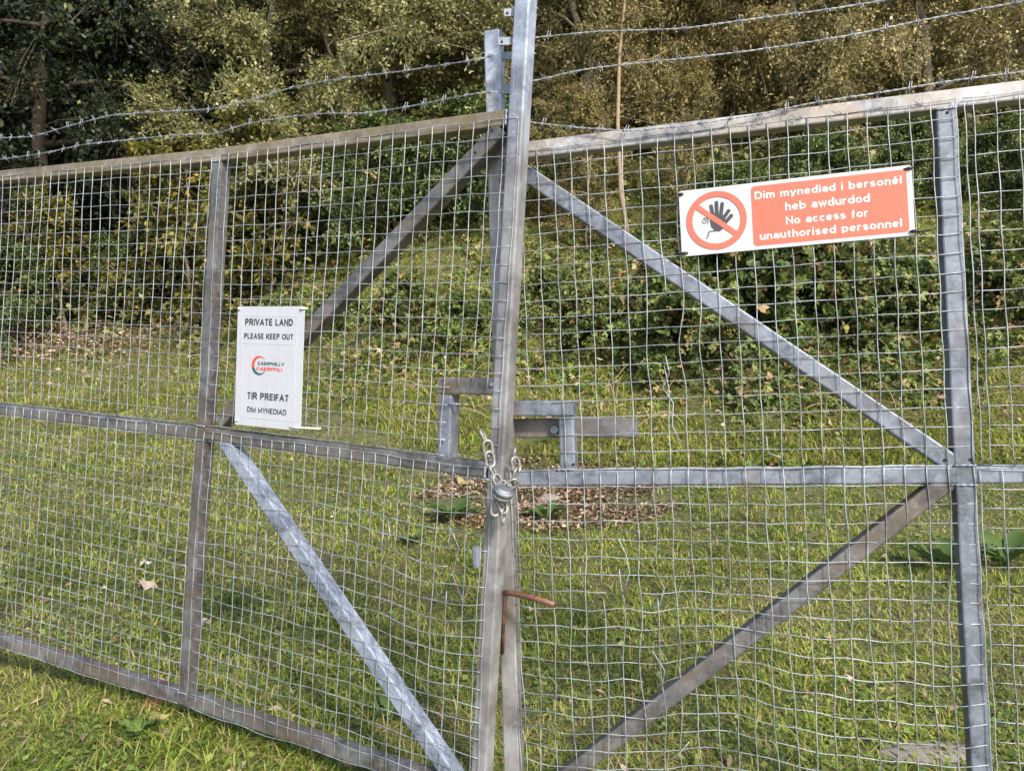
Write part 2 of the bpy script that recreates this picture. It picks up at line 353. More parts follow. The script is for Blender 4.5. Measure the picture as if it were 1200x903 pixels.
def mesh_panel(root, P, disp, u0, u1, v0, v1, ucols, vrows, cuts=(), breaks={}, label=None):
    """welded mesh: border wires are the panel, every other wire a piece of its own"""
    WR = .00135
    b_ = MB()
    for (a0, a1, a2, a3, n0) in ((u0, v0, u0, v1, .0033), (u1, v0, u1, v1, .0033), (u0, v0, u1, v0, 0), (u0, v1, u1, v1, 0)):
        for seg in cutlist(a0, a1, a2, a3, cuts): b_.tube(wire_pts(P, disp, *seg, n0), WR, 6)
    pan = b_.obj('mesh_panel', 'wire', root, True)
    for u in ucols:
        for seg in breaks.get(('u', u), None) or cutlist(u, v0, u, v1, cuts): MB().tube(wire_pts(P, disp, *seg, .0033), WR, 6).obj('wire', 'wire', pan, True, root)
    for v in vrows:
        for seg in breaks.get(('v', v), None) or cutlist(u0, v, u1, v, cuts): MB().tube(wire_pts(P, disp, *seg, 0), WR, 6).obj('wire', 'wire', pan, True, root)
    return pan
def cutlist(u0, v0, u1, v1, cuts):
    segs = [(u0, v0, u1, v1)]
    for (a0, a1, b0, b1) in cuts:
        out = []
        for (x0, y0, x1, y1) in segs:
            if abs(x1 - x0) < 1e-6:
                if a0 < x0 < a1 and y0 < b1 and y1 > b0:
                    if y0 < b0: out.append((x0, y0, x0, b0))
                    if y1 > b1: out.append((x0, b1, x0, y1))
                else: out.append((x0, y0, x1, y1))
            else:
                if b0 < y0 < b1 and x0 < a1 and x1 > a0:
                    if x0 < a0: out.append((x0, y0, a0, y0))
                    if x1 > a1: out.append((a1, y0, x1, y0))
                else: out.append((x0, y0, x1, y1))
        segs = out
    return segs
def rail(root, name, P, pts, nrm, mat, w=.05, dn=0.0, label=None, d=.05):
    b_ = MB()
    for A, B in zip(pts[:-1], pts[1:]): b_.bar(P(*A, BACK - dn), P(*B, BACK - dn), w, d, nrm)
    o = b_.obj(name, mat, root)
    if label: o['label'] = label
    return o
def disc(root, name, c_, nrm, r, mat, h=.001, n=14, smooth=False, sub=None):
    nrm = Vector(nrm).normalized(); x = nrm.orthogonal().normalized(); y = nrm.cross(x)
    ring = [(x * math.cos(2 * math.pi * i / n) + y * math.sin(2 * math.pi * i / n)) * r for i in range(n)]
    return MB().prism(Vector(c_) - nrm * h, Vector(c_) + nrm * h, ring).obj(name, mat, sub or root, smooth, root)
def weld(root, P, u, v, du, dv, r=.004):
    n = 9; pts = [P(u + du * i / n, v + dv * i / n, -.0015 + .0012 * math.sin(i * 2.3)) for i in range(n + 1)]
    MB().tube(pts, [r * (.75 + .3 * math.sin(i * 1.9 + u)) for i in range(n + 1)], 6).obj('weld_bead', 'galv_pale', root, True)

# --- left leaf
base_l = LP(-.4, 39.5, BACK)
GL = thing('gate_leaf', base_l, 'left leaf of the steel mesh gate, carrying the tall post and the white notice', 'gate', 'leaves of the double gate')
UL = (NL + NO).normalized()
rail(GL, 'stile', LP, [(24.66, -11.5), (24.5, 39.6)], NL, 'galv_post', .05, 0, 'tall post with rust streaks and a chain round it')
rail(GL, 'top_rail', LP, [(-31, -.12), (-.4, -.12), (24.1, -.12)], UL, 'galv_moss', .048, .0012, 'brown stained top rail')
rail(GL, 'middle_rail', LP, [(-31, 19.5), (-.4, 19.5), (24.1, 19.5)], UL, 'galv_worn', .046, .0012)
rail(GL, 'bottom_rail', LP, [(-31, 38.55), (-.4, 38.55), (24.1, 38.55)], UL, 'galv_worn', .048, .0012)
rail(GL, 'upright', LP, [(-.45, .3), (-.45, 19), (-.45, 38.2)], UL, 'galv_worn', .047, .0006)
rail(GL, 'upright', LP, [(-26.2, .3), (-26.1, 19), (-26.0, 38.2)], NO, 'galv', .047, .0006)
def bar_img(root, name, A, B, pl, nrm, mat, w=.05, dn=.0025):
    off = nrm * (BACK - dn); return MB().bar(hit(*A, pl) + off, hit(*B, pl) + off, w, .05, nrm).obj(name, mat, root)
bar_img(GL, 'brace', (254, 494), (585, 149), PLI, NL, 'galv_worn')
bar_img(GL, 'brace', (256, 513), (546, 943), PLI, NL, 'galv_pale', dn=.003)
# latch frame of the left leaf
bar_img(GL, 'latch_frame', (511.5, 451.5), (588, 453), PLI, NL, 'galv_worn', .05, .0035)
bar_img(GL, 'latch_frame', (519.5, 462.5), (517.3, 540), PLI, NL, 'galv', .047, .0042)
for px, py in ((575.5, 450.5), (518, 515)): disc(GL, 'bolt_head', hit(px, py, PLI) + NL * -.004, NL, .005, 'galv_pale', .0045)
for px, py in ((576, 152), (556, 178)): disc(GL, 'vent_hole', hit(px, py, PLI) + NL * -.0042, NL, .0036, 'hole', .0015)
CUT_L = ((21.3, 24.1, 14.9, 19.3),)
EU, EV = -.82, 19.1
mesh_panel(GL, LP, disp_left, 0, 25, 0, 18.9, range(1, 25), range(1, 19), CUT_L)
mesh_panel(GL, LP, disp_left, 0.05, 24.6, 19.35, 39, [u + .05 for u in range(1, 25)], range(20, 39), (),
           {('u', 22.05): [(22.05, 19.4, 22.05, 24.2), (22.05, 26.4, 22.05, 39)], ('v', 25): [(.05, 25, 22.0, 25)], ('u', 24.05): [(24.05, 23.0, 24.05, 39)]})
mesh_panel(GL, LP, disp_left, -30.9, -.82, 0, 18.9, [-.82 - k for k in range(1, 31)], range(1, 19))
mesh_panel(GL, LP, disp_left, -30.9, -.82, 19.2, 39, [-.82 - k for k in range(1, 31)], range(20, 39))
for u, v, du, dv in ((-.95, .35, .95, 0), (-.95, 19, .95, 0), (-.95, 20, .95, 0), (-.95, 38.1, .95, 0), (24.1, .35, 0, -.9), (24.1, 38.1, 0, .9), (24.1, 19.0, 0, .95), (21.4, 15.9, .7, 0)): weld(GL, LP, u, v, du, dv)
# tabs for the barbed wire on the tall post, keeper, drop bolt
side = (LP(25, 0) - LP(24, 0)).normalized(); upl = (LP(24.6, -6) - LP(24.6, 0)).normalized()
for py, x0 in ((14.5, 590.5), (48, 584)):
    A, B = at(x0, py + 1, 2.215), at(607, py, 2.215)
    t_ = MB().bar(A, B, .024, .005, NL, .0012).obj('wire_tab', 'galv', GL)
    disc(GL, 'tab_hole', at(x0 + 4, py + 1, 2.2115), NL, .0032, 'hole', .0014, sub=t_)
MB().bar(at(558, 640, 2.24), at(559, 664, 2.24), .016, .02, NL, .002).obj('keeper', 'galv', GL)
# slot in the side of the tall post: a solid bar coloured as the shaded opening
so = LP(25.06, 16.2, -.030) ; sd = (LP(25, 16.8) - LP(25, 15.4)); sn = side
slot = MB().bar(so - sd * .5, so + sd * .5, .012, .006, sn, .0025).obj('latch_slot', 'hole', GL)
MB().bar(so + sd * .52, so + sd * .85, .020, .0056, sn, .0025).obj('rust_patch', 'rust', GL)

# --- right leaf
base_r = RP(21.8, 39.5, BACK)
GR = thing('gate_leaf', base_r, 'right leaf of the steel mesh gate, carrying the orange warning sign', 'gate', 'leaves of the double gate')
rail(GR, 'stile', RP, [(-2.58, -7.6), (-2.95, 39.4)], NR, 'galv_post', .05, 0)
rail(GR, 'top_rail', RP, [(-2.2, -.12), (31, -.12)], NR, 'galv_tan', .050, .0012, 'tan stained top rail')
rail(GR, 'middle_rail', RP, [(-2.2, 19.5), (21.4, 19.5), (31, 19.5)], NR, 'galv', .045, .0012)
rail(GR, 'bottom_rail', RP, [(-2.2, 38.6), (31, 38.6)], NR, 'galv_worn', .048, .0012)
rail(GR, 'upright', RP, [(21.8, .3), (21.8, 19), (21.8, 38.2)], NR, 'galv', .05, .0006)
rail(GR, 'brace', RP, [(-2.25, .1), (21.3, 18.95)], NR, 'galv', .048, .0025)
rail(GR, 'brace', RP, [(21.3, 19.6), (-2.1, 38.9)], NR, 'galv_worn', .048, .003)
bar_img(GR, 'latch_frame', (600, 478.5), (671.5, 478.5), PR, NR, 'galv', .046, .0035)
bar_img(GR, 'latch_frame', (662.5, 488.5), (664.5, 548), PR, NR, 'galv', .047, .0042)
bo = NR * -.082
sb = MB().bar(hit(594, 503, PR) + bo, hit(744, 502.5, PR) + bo, .058, .03, NR, .004).obj('slide_bolt', 'galv_worn', GR)
disc(GR, 'stud', hit(645.5, 504.5, PR) + NR * -.06, NR, .012, 'galv_pale', .012, sub=sb)
for u, v in ((21.82, .62), (20.9, 18.72), (22.05, 18.72), (19.95, 20.0), (21.05, 20.02), (22.1, 20.02), (1.45, 18.7)):
    disc(GR, 'vent_hole', RP(u, v, -.0038), NR, .0042, 'hole', .0018)
CUT_R = ((-2.1, .35, 14.3, 19.2),)
brk = {('u', 6): [(6, 19.2, 6, 24.4), (6, 26.2, 6, 39)], ('v', 26): [(-2.4, 26, 3.2, 26), (4.6, 26, 22.2, 26)], ('u', 4): [(4, 19.2, 4, 21.5), (4, 24.6, 4, 39)],
       ('v', 31): [(-2.4, 31, 5.1, 31), (6.1, 31, 22.2, 31)], ('u', 3): [(3, 19.2, 3, 25.5), (3, 26.4, 3, 39)]}
mesh_panel(GR, RP, disp_right, -2.4, 22.2, 0, 18.95, range(-2, 22), range(1, 19), CUT_R, {('u', 7): [(7, 0, 7, 9.2), (7, 13.1, 7, 19)]})
mesh_panel(GR, RP, disp_right, -2.4, 22.2, 19.0, 39, range(-2, 22), range(20, 39), (), brk)
mesh_panel(GR, RP, disp_right, 22.6, 30.8, 0, 19.0, range(23, 31), range(1, 19))
mesh_panel(GR, RP, disp_right, 22.45, 30.8, 19.25, 39, [22.45 + k for k in range(1, 9)], [19.25 + .97 * k for k in range(1, 21)])
# loose wire ends where the mesh is broken
for pts in ([(7, 12.6), (7.15, 13.6), (6.75, 14.4), (7.3, 15.3), (7.2, 16.6), (7.8, 17.9)], [(3.9, 22.9), (4.3, 23.8), (4.5, 24.8), (4.1, 26.0)], [(5.6, 29.1), (6.2, 30.3), (6.0, 31.4)], [(6.0, 24.9), (6.4, 25.6), (6.1, 26.6), (5.2, 27)],
            [(7.4, 34.1), (6.8, 34.9), (6.2, 35.3)], [(20.8, 35.6), (22.0, 36.2)], [(12.2, 17.3), (12.25, 18.2), (12.9, 18.45)]):
    MB().tube([RP(u, v, .006 + .01 * math.sin(u * 3 + v)) for u, v in pts], .00138, 6).obj('loose_wire', 'wire', GR, True)
for pts in ([(21.9, 22.9), (22.6, 24.2), (22.2, 25.8), (23.2, 27.3)], [(17.3, 23.2), (17.7, 24.0), (17.5, 25.0)]):
    MB().tube([LP(u, v, .006 + .008 * math.sin(u * 3 + v)) for u, v in pts], .00138, 6).obj('loose_wire', 'wire', GL, True)
# twisted tie wires along the rails
for u in range(0, 22, 2):
    c_ = RP(u + .5, -.02, .004); MB().tube([c_ + Vector((-.012, 0, .004)), c_ + Vector((-.003, -.002, -.003)), c_ + Vector((.004, -.003, .004)), c_ + Vector((.013, 0, -.001))], .0013, 5).obj('tie_wire', 'wire', GR, True)
for u, v, du, dv in ((21.3, .4, 1, 0), (21.3, 19, 1, 0), (21.3, 20, 1, 0), (-2.1, 18.98, 0, 1), (.45, 19.0, 1, 0), (-2.1, .4, 0, -1)): weld(GR, RP, u, v, du, dv)
for py, x1 in ((65, 606), (104, 605)):
    t_ = MB().bar(at(580, py + 1.5, 2.345), at(x1, py, 2.335), .030 if py > 90 else .024, .005, NR, .0012).obj('wire_tab', 'galv', GR)
# rusty drop bolt
db = MB().tube([at(588.5, 765, 2.30), at(590, 720, 2.285), at(592.5, 697, 2.262)], .0065, 10).obj('drop_bolt', 'rust', GR, True)
db['label'] = 'rusty drop bolt with its handle sticking out to the right'
MB().tube([at(592, 694, 2.262), at(600, 694.5, 2.22), at(625, 700, 2.17), at(650, 708, 2.12)], .0085, 12).obj('handle', 'rust', db, True, GR)

# ------------------------------------------------------------------ signs
def _e(cx, cy, rx, ry, a0, a1, n=14): return [(cx + rx * math.cos(math.radians(a0 + (a1 - a0) * i / n)), cy + ry * math.sin(math.radians(a0 + (a1 - a0) * i / n))) for i in range(n + 1)]
_st = [(0, 0), (0, 1)]; _xs = [(0, 0), (0, .72)]; _bowl = _e(.24, .36, .25, .36, 0, 360, 22)
_arch = lambda w, y=.48: _e(w / 2, y, w / 2, .72 - y, 180, 0) + [(w, 0)]
GLYPH = {'P': (.62, [_st, [(0, 1), (.34, 1)] + _e(.34, .74, .26, .26, 90, -90) + [(0, .48)]]), 'R': (.68, [_st, [(0, 1), (.36, 1)] + _e(.36, .74, .26, .26, 90, -90) + [(0, .48)], [(.32, .48), (.64, 0)]]),
 'I': (0, [_st]), 'V': (.68, [[(0, 1), (.34, 0), (.68, 1)]]), 'A': (.72, [[(0, 0), (.36, 1), (.72, 0)], [(.14, .32), (.58, .32)]]), 'T': (.64, [[(0, 1), (.64, 1)], [(.32, 1), (.32, 0)]]),
 'E': (.54, [[(.54, 1), (0, 1), (0, 0), (.56, 0)], [(0, .52), (.5, .52)]]), 'L': (.5, [[(0, 1), (0, 0), (.5, 0)]]), 'N': (.62, [[(0, 0), (0, 1), (.62, 0), (.62, 1)]]),
 'D': (.66, [[(.02, 0), (0, 0), (0, 1), (.26, 1)] + _e(.26, .5, .4, .5, 90, -90) + [(0, 0)]]), 'S': (.58, [_e(.29, .745, .27, .255, 25, 270) + _e(.29, .245, .29, .245, 90, -155)]), 'K': (.62, [_st, [(.6, 1), (0, .36)], [(.2, .58), (.64, 0)]]),
 'O': (.8, [_e(.4, .5, .4, .5, 0, 360, 26)]), 'U': (.62, [[(0, 1), (0, .3)] + _e(.31, .3, .31, .3, 180, 360) + [(.62, 1)]]), 'M': (.76, [[(0, 0), (0, 1), (.38, .1), (.76, 1), (.76, 0)]]),
 'Y': (.68, [[(0, 1), (.34, .44), (.68, 1)], [(.34, .46), (.34, 0)]]), 'F': (.5, [[(.52, 1), (0, 1), (0, 0)], [(0, .5), (.46, .5)]]), 'C': (.72, [_e(.4, .5, .4, .5, 48, 312, 22)]), 'H': (.62, [_st, [(.62, 0), (.62, 1)], [(0, .53), (.62, .53)]]),
 'a': (.46, [[(.46, 0), (.46, .48)] + _e(.24, .48, .22, .24, 0, 155), _e(.22, .2, .22, .2, 0, 360, 18)]), 'b': (.49, [_st, _bowl]), 'd': (.49, [[(.49, 0), (.49, 1)], _bowl]), 'e': (.5, [[(.02, .38), (.48, .38)] , _e(.25, .36, .25, .36, 8, 318, 20)]),
 'm': (.76, [_xs, _arch(.38), [(.38 + x, y) for x, y in _arch(.38)]]), 'n': (.44, [_xs, _arch(.44)]), 'i': (0, [_xs, [(0, .92), (0, 1.06)]]), 'y': (.48, [[(0, .72), (.24, .02)], [(.48, .72), (.2, -.14), (.13, -.24), (.02, -.26)]]), 'r': (.28, [_xs, _e(.26, .42, .26, .3, 180, 78)]),
 's': (.42, [_e(.21, .54, .2, .18, 30, 270) + _e(.21, .18, .21, .18, 90, -150)]), 'o': (.5, [_bowl]), 'l': (0, [_st]), 'h': (.44, [_st, _arch(.44)]), 'w': (.7, [[(0, .72), (.17, 0), (.35, .7), (.53, 0), (.7, .72)]]),
 'u': (.44, [[(0, .72), (0, .24)] + _e(.22, .24, .22, .24, 180, 360), [(.44, 0), (.44, .72)]]), 'c': (.44, [_e(.25, .36, .25, .36, 48, 312, 18)]), 'f': (.26, [_e(.24, .8, .14, .2, 80, 180) + [(.1, 0)], [(-.04, .68), (.27, .68)]]),
 't': (.26, [[(.1, .95), (.1, .17)] + _e(.23, .17, .13, .17, 180, 285), [(-.04, .7), (.27, .7)]]), 'p': (.49, [[(0, -.26), (0, .72)], _bowl]), 'é': (.5, [[(.02, .38), (.48, .38)], _e(.25, .36, .25, .36, 8, 318, 20), [(.19, .88), (.33, 1.06)]])}
def ribbon(pts, w):
    n = len(pts); out = []
    for i, p_ in enumerate(pts):
        closed = math.dist(pts[0], pts[-1]) < 1e-4
        a_ = pts[i - 1] if i else (pts[-2] if closed else None); b2 = pts[i + 1] if i < n - 1 else (pts[1] if closed else None)
        d1 = np.subtract(p_, a_) if a_ is not None else np.subtract(b2, p_); d2_ = np.subtract(b2, p_) if b2 is not None else d1
        d1 = d1 / (np.hypot(*d1) + 1e-9); d2_ = d2_ / (np.hypot(*d2_) + 1e-9); n1 = np.array([-d1[1], d1[0]]); n2 = np.array([-d2_[1], d2_[0]]); m_ = n1 + n2
        l = np.hypot(*m_); m_ = n1 if l < .3 else m_ / l; k = 1 / max(.42, float(m_ @ n1)); q_ = np.array(p_)
        if (a_ is None) or (b2 is None): q_ = q_ + (d1 if b2 is None else -d1) * w * (.5 if abs(d1[1]) > .5 and (abs(p_[1] - w / 2) < .03 or abs(p_[1] - 1 + w / 2) < .03 or abs(p_[1] - (w / 2 + .63 * (1 - w))) < .03) else .04)
        out += [q_ + m_ * w / 2 * k, q_ - m_ * w / 2 * k]
    return out, [(2 * i, 2 * i + 1, 2 * i + 3, 2 * i + 2) for i in range(n - 1)]
class Sign:
    def __init__(s, name, corners, pl, nrm, off, label, cat, mat, th=.003):
        tl, tr, br, bl = [hit(*c_, pl) + nrm * off for c_ in corners]
        s.o = (tl + tr + br + bl) / 4; s.x = ((tr - tl) + (br - bl)).normalized(); s.n = nrm
        s.y = s.n.cross(s.x).normalized(); s.x = s.y.cross(s.n).normalized()
        s.w = ((tr - tl).length + (br - bl).length) / 2; s.h = ((bl - tl).length + (br - tr).length) / 2
        s.root = thing(name, s.o, label, cat)
        rr = .006; pts = []
        for cx, cy, a0 in ((1, 1, 0), (-1, 1, 90), (-1, -1, 180), (1, -1, 270)):
            for k in (0, 30, 60, 90): an = math.radians(a0 + k); pts.append((cx * (s.w / 2 - rr) + rr * math.cos(an), cy * (s.h / 2 - rr) + rr * math.sin(an)))
        MB().prism(s.o - s.n * th, s.o, [s.x * a_ + s.y * b_ for a_, b_ in pts]).obj('panel', mat, s.root)
    def p(s, fx, fy, z=0): return s.o + s.x * (fx - .5) * s.w + s.y * (.5 - fy) * s.h + s.n * z
    def poly(s, name, pts, mat, z=.0008, th=.0004, parent=None):
        c_ = s.p(0, 0); ring = [s.p(*q_) - c_ for q_ in pts]
        return MB().prism(c_ + s.n * (z - th), c_ + s.n * z, ring).obj(name, mat, parent or s.root, False, s.root)
    def text(s, body, fx0, fx1, fy, cap, mat, bold, z=.0012, shear=0, parent=None):
        th = bold; pen = 0; vs_, fs_ = [], []
        for ch_ in body:
            if ch_ == ' ': pen += .34 + th * .6; continue
            adv, strokes = GLYPH[ch_]
            if ch_.islower(): strokes = [[(x, y * .875 if y <= .72 else .63 + (y - .72) * 1.32) for x, y in st] for st in strokes]
            for si, st in enumerate(strokes):
                st = [(x * .92 + pen, th / 2 + y * (1 - th)) for x, y in st]
                v_, f_ = ribbon(st, th); k = len(vs_); vs_ += [(q_[0], q_[1], si) for q_ in v_]; fs_ += [tuple(t + k for t in f) for f in f_]
            pen += adv * .92 + th + .10
        xs_ = [q_[0] for q_ in vs_]; x0, x1 = min(xs_), max(xs_); kx = (fx1 - fx0) * s.w / (x1 - x0); k = cap * s.h
        P0 = s.p(fx0, fy) - s.y * cap * s.h / 2; b_ = MB()
        b_.add([P0 + s.x * ((q_[0] - x0) * kx + q_[1] * k * shear) + s.y * q_[1] * k + s.n * (z + .00012 * q_[2]) for q_ in vs_], fs_)
        return b_.obj('lettering', mat, parent or s.root, False, s.root)
    def line(s, pts, r, mat, name='line', z=.001, parent=None):
        b_ = MB()
        for A, B in zip(pts[:-1], pts[1:]): b_.bar(s.p(*A, z), s.p(*B, z), r, .0005, s.n, .0001)
        return b_.obj(name, mat, parent or s.root, False, s.root)
def arc(cx, cy, rx, ry, a0, a1, n=24): return [(cx + rx * math.cos(math.radians(a0 + (a1 - a0) * i / n)), cy - ry * math.sin(math.radians(a0 + (a1 - a0) * i / n))) for i in range(n + 1)]
S1 = Sign('notice', ((283, 359), (361.5, 359.5), (353.5, 504), (277, 497)), PLI, NL, .012, 'small white portrait notice reading PRIVATE LAND, tied to the left leaf', 'sign', 'sign_paper')
S1.text('PRIVATE LAND', .125, .845, .130, .056, 'sign_black', .20)
S1.text('PLEASE KEEP OUT', .115, .855, .247, .046, 'sign_black', .19)
S1.text('TIR PREIFAT', .195, .815, .745, .056, 'sign_black', .20)
S1.text('DIM MYNEDIAD', .195, .79, .862, .044, 'sign_black', .16)
S1.line([(.085, .08), (.90, .08), (.90, .93), (.11, .93), (.085, .08)], .0008, 'sign_line', 'border_line')
S1.line([(.10, .31), (.87, .31)], .0006, 'sign_line', 'border_line', .0009)
ar = S1.w / S1.h
def crescent(a0, a1, cx=.37, cy=.49, ro=.125, sh=.024):
    out = arc(cx, cy, ro, ro * ar, a0, a1, 26); inn = arc(cx + sh * 1.1, cy - .004, ro * .80, ro * ar * .82, a1, a0, 26); return out + inn
def strip(name, a0, a1, mat):
    b_ = MB(); n = 22
    for i in range(n):
        A = [a0 + (a1 - a0) * (i + k) / n for k in (0, 1)]
        def pt(an, f): r_ = math.radians(an); th = .036 * math.sin(math.pi * min(1, max(0.05, (an - 40) / 290))) ; ro = .105 - f * th; return S1.p(.36 + ro * math.cos(r_) * 1.08, .49 - ro * ar * math.sin(r_), .0012)
        b_.add([pt(A[0], 0), pt(A[1], 0), pt(A[1], 1), pt(A[0], 1)], [(0, 1, 2, 3)])
    return b_.obj(name, mat, S1.root)
strip('logo_arc', 40, 195, 'logo_red'); strip('logo_arc', 195, 330, 'logo_green')
S1.text('CAERPHILLY', .335, .735, .472, .026, 'logo_green', .19, .0018, .25)
S1.text('CAERFFILI', .315, .705, .516, .026, 'logo_red', .19, .0018, .25)
for fx, fy, dx, dy in ((.03, .02, -.03, .01), (.97, .02, .07, -.005), (.03, .965, .03, -.01), (.97, .975, .3, -.01)):
    MB().tube([S1.p(fx - dx * .4, fy + .004, .002), S1.p(fx, fy, .006), S1.p(fx + dx, fy + dy, -.004)], .0032, 6).obj('cable_tie', 'tie_white', S1.root, True)

S2 = Sign('warning_sign', ((796, 225.5), (1067.5, 194.5), (1070.5, 276.5), (799, 301.5)), PR, NR, .012, 'long white and orange warning sign with a struck-out hand, hung on the right leaf', 'sign', 'sign_white')
A2 = S2.w / S2.h
def rrect(x0, x1, y0, y1, r):
    pts = []
    for cx, cy, a0 in ((x1 - r, y0 + r * A2, 0), (x0 + r, y0 + r * A2, 90), (x0 + r, y1 - r * A2, 180), (x1 - r, y1 - r * A2, 270)):
        pts += arc(cx, cy, r, r * A2, a0, a0 + 90, 6)
    return pts
S2.poly('orange_field', rrect(.325, .978, .055, .945, .016), 'sign_orange')
S2.text('Dim mynediad i bersonél', .340, .958, .195, .115, 'sign_letter', .18)
S2.text('heb awdurdod', .470, .826, .402, .125, 'sign_letter', .18)
S2.text('No access for', .470, .815, .612, .118, 'sign_letter', .18)
S2.text('unauthorised personnel', .348, .95, .805, .118, 'sign_letter', .18)
# hand, face and ring
cx, cy = .165, .50; R2 = .44            # ring radius as a share of the height
def sp(x, y): return (cx + x * R2 / A2, cy - y * R2)
palm = S2.poly('hand', [sp(x, y) for x, y in ((-.17, .20), (-.13, .26), (-.02, .22), (.12, .20), (.22, .16), (.30, .02), (.28, -.16), (.20, -.32), (.08, -.40), (-.06, -.36), (-.18, -.22), (-.22, 0))], 'sign_black', .0009)
def finger(x0, y0, x1, y1, w):
    a_ = math.atan2(y1 - y0, x1 - x0); ux, uy = math.cos(a_), math.sin(a_); pts = []
    pts += [sp(x0 - uy * w, y0 + ux * w), sp(x0 + uy * w, y0 - ux * w)]
    pts += [sp(x1 + w * math.cos(a_ - math.pi / 2 + math.pi * k / 8), y1 + w * math.sin(a_ - math.pi / 2 + math.pi * k / 8)) for k in range(9)]
    return pts
for i, f_ in enumerate(((-.10, .10, -.15, .50, .062), (.03, .10, .03, .60, .064), (.15, .10, .22, .54, .062), (.20, 0, .42, .28, .062), (.20, -.2, .50, .10, .064))):
    S2.poly('finger', finger(*f_), 'sign_black', .00095 + .00004 * i, .0004, palm)
S2.line([sp(-.42, .30), sp(-.36, .26), sp(-.30, .24), sp(-.27, .14), sp(-.30, .10)], .0022, 'sign_black', 'face_line')
S2.line([sp(*q_) for q_ in [(-.40 + .065 * math.cos(t), .0 + .065 * math.sin(t)) for t in np.linspace(0, 6.28, 13)]], .002, 'sign_black', 'face_line')
S2.line([sp(-.42, .12), sp(-.28, .10), sp(-.27, -.06), sp(-.32, -.08)], .002, 'sign_black', 'face_line', .00115)
S2.line([sp(-.36, -.60), sp(-.30, -.52), sp(-.27, -.38), sp(-.18, -.36), sp(-.05, -.36), (sp(.02, -.34))], .0026, 'sign_black', 'face_line', .0012)
b_ = MB(); n = 56
for i in range(n):
    A = [2 * math.pi * (i + k) / n for k in (0, 1)]
    q4 = [S2.p(*sp(r_ * math.cos(t), r_ * math.sin(t)), .0020) for r_, t in ((1, A[0]), (1, A[1]), (.80, A[1]), (.80, A[0]))]; b_.add(q4, [(0, 1, 2, 3)])
b_.obj('prohibition_ring', 'sign_orange', S2.root)
c45 = math.cos(math.radians(40)); s45 = math.sin(math.radians(40)); w_ = .088
S2.poly('prohibition_bar', [sp(-.84 * c45 + w_ * s45, .84 * s45 + w_ * c45), sp(-.84 * c45 - w_ * s45, .84 * s45 - w_ * c45), sp(.84 * c45 - w_ * s45, -.84 * s45 - w_ * c45), sp(.84 * c45 + w_ * s45, -.84 * s45 + w_ * c45)], 'sign_orange', .0018)
for fx, fy, dx in ((.008, .05, -.01), (.99, .05, -.022), (.015, .955, -.05), (.992, .945, .075)):
    MB().tube([S2.p(fx - (.014 if dx > 0 else -.014), fy, .003), S2.p(fx, fy, .006), S2.p(fx + dx, fy + .005, -.001)], [.0026, .0042, .0026], 7).obj('cable_tie', 'tie_black', S2.root, True)

# ------------------------------------------------------------------ chain and padlock
def link_mesh(Lh=.0215, Wh=.0120, r=.0050):
    pts = []; s_ = Lh - Wh
    for k in range(9): an = math.pi * k / 8; pts.append((Wh * math.cos(an), 0, s_ + Wh * math.sin(an)))
    for k in range(9): an = math.pi + math.pi * k / 8; pts.append((Wh * math.cos(an), 0, -s_ + Wh * math.sin(an)))
    return MB().tube(pts, r, 8, True).mesh('link', 'chain', (0, 0, 0), True)
LM = link_mesh()
chx = lambda cx_, cy_: (530 + cx_ / 6.446, 480 + cy_ / 6.446)
CH = thing('chain', at(572, 540, 2.15), 'steel chain looped round the two gate posts beside the latch', 'chain')
def link(x, y, d, ang, roll, sc=1, tilt=0):
    """ang: long axis from vertical, clockwise in the picture; roll about the long axis"""
    o = bpy.data.objects.new('link', LM); COL.objects.link(o); o.parent = CH
    m_ = Matrix.Rotation(math.radians(ang), 4, 'Y') @ Matrix.Rotation(math.radians(tilt), 4, 'X') @ Matrix.Rotation(math.radians(roll), 4, 'Z')
    px, py = chx(x, y); o.matrix_local = Matrix.Translation(at(px, py, d) - Vector(CH['_o'])) @ m_ @ Matrix.Scale(sc, 4)
D0 = 2.135
link(238, 205, 2.175, -25, 80); link(270, 290, D0 + .012, -8, 12); link(284, 374, D0, -10, 22); link(311, 470, D0, -25, 74); link(347, 543, D0 - .008, -25, 35)
link(440, 566, D0 - .006, 62, 25); link(474, 500, D0 + .012, 14, 70); link(480, 415, D0 + .05, -10, 30); link(470, 345, D0 + .11, 10, 80)
link(327, 742, D0 - .004, 5, 15); link(378, 725, D0 - .004, -25, 40); link(381, 800, D0 - .002, 2, 76)
pc = at(*chx(383, 626), D0 - .022)
PKR = thing('padlock', pc, 'squat round steel padlock hanging from the chain', 'padlock')
tl_ = math.radians(24); ax = Vector((.30, -.50, .80)).normalized()  # axis of the round body
bx_ = Vector((math.cos(tl_), 0, math.sin(tl_) * -1.0)).normalized(); bx_ = (bx_ - ax * bx_.dot(ax)).normalized(); by_ = ax.cross(bx_)
prof = [(0, -.012), (.021, -.0118), (.0255, -.0098), (.0272, -.006), (.0274, -.0028), (.0255, -.0020), (.0255, .0008), (.0276, .0016), (.0272, .0058), (.0250, .0088), (.0236, .0092), (.0230, .0066), (.0208, .0066), (.0200, .0096), (.0194, .0102), (0, .0102)]
mb = MB(); n = 36
for (r_, z_) in prof:
    for j in range(n): t = 2 * math.pi * j / n; mb.v.append(tuple(pc + bx_ * r_ * math.cos(t) * 1.05 + by_ * r_ * math.sin(t) * .98 + ax * z_ * 1.55))
for i in range(len(prof) - 1):
    for j in range(n): mb.f.append((i * n + j, i * n + (j + 1) % n, (i + 1) * n + (j + 1) % n, (i + 1) * n + j))
mb.obj('body', 'lock', PKR, True)
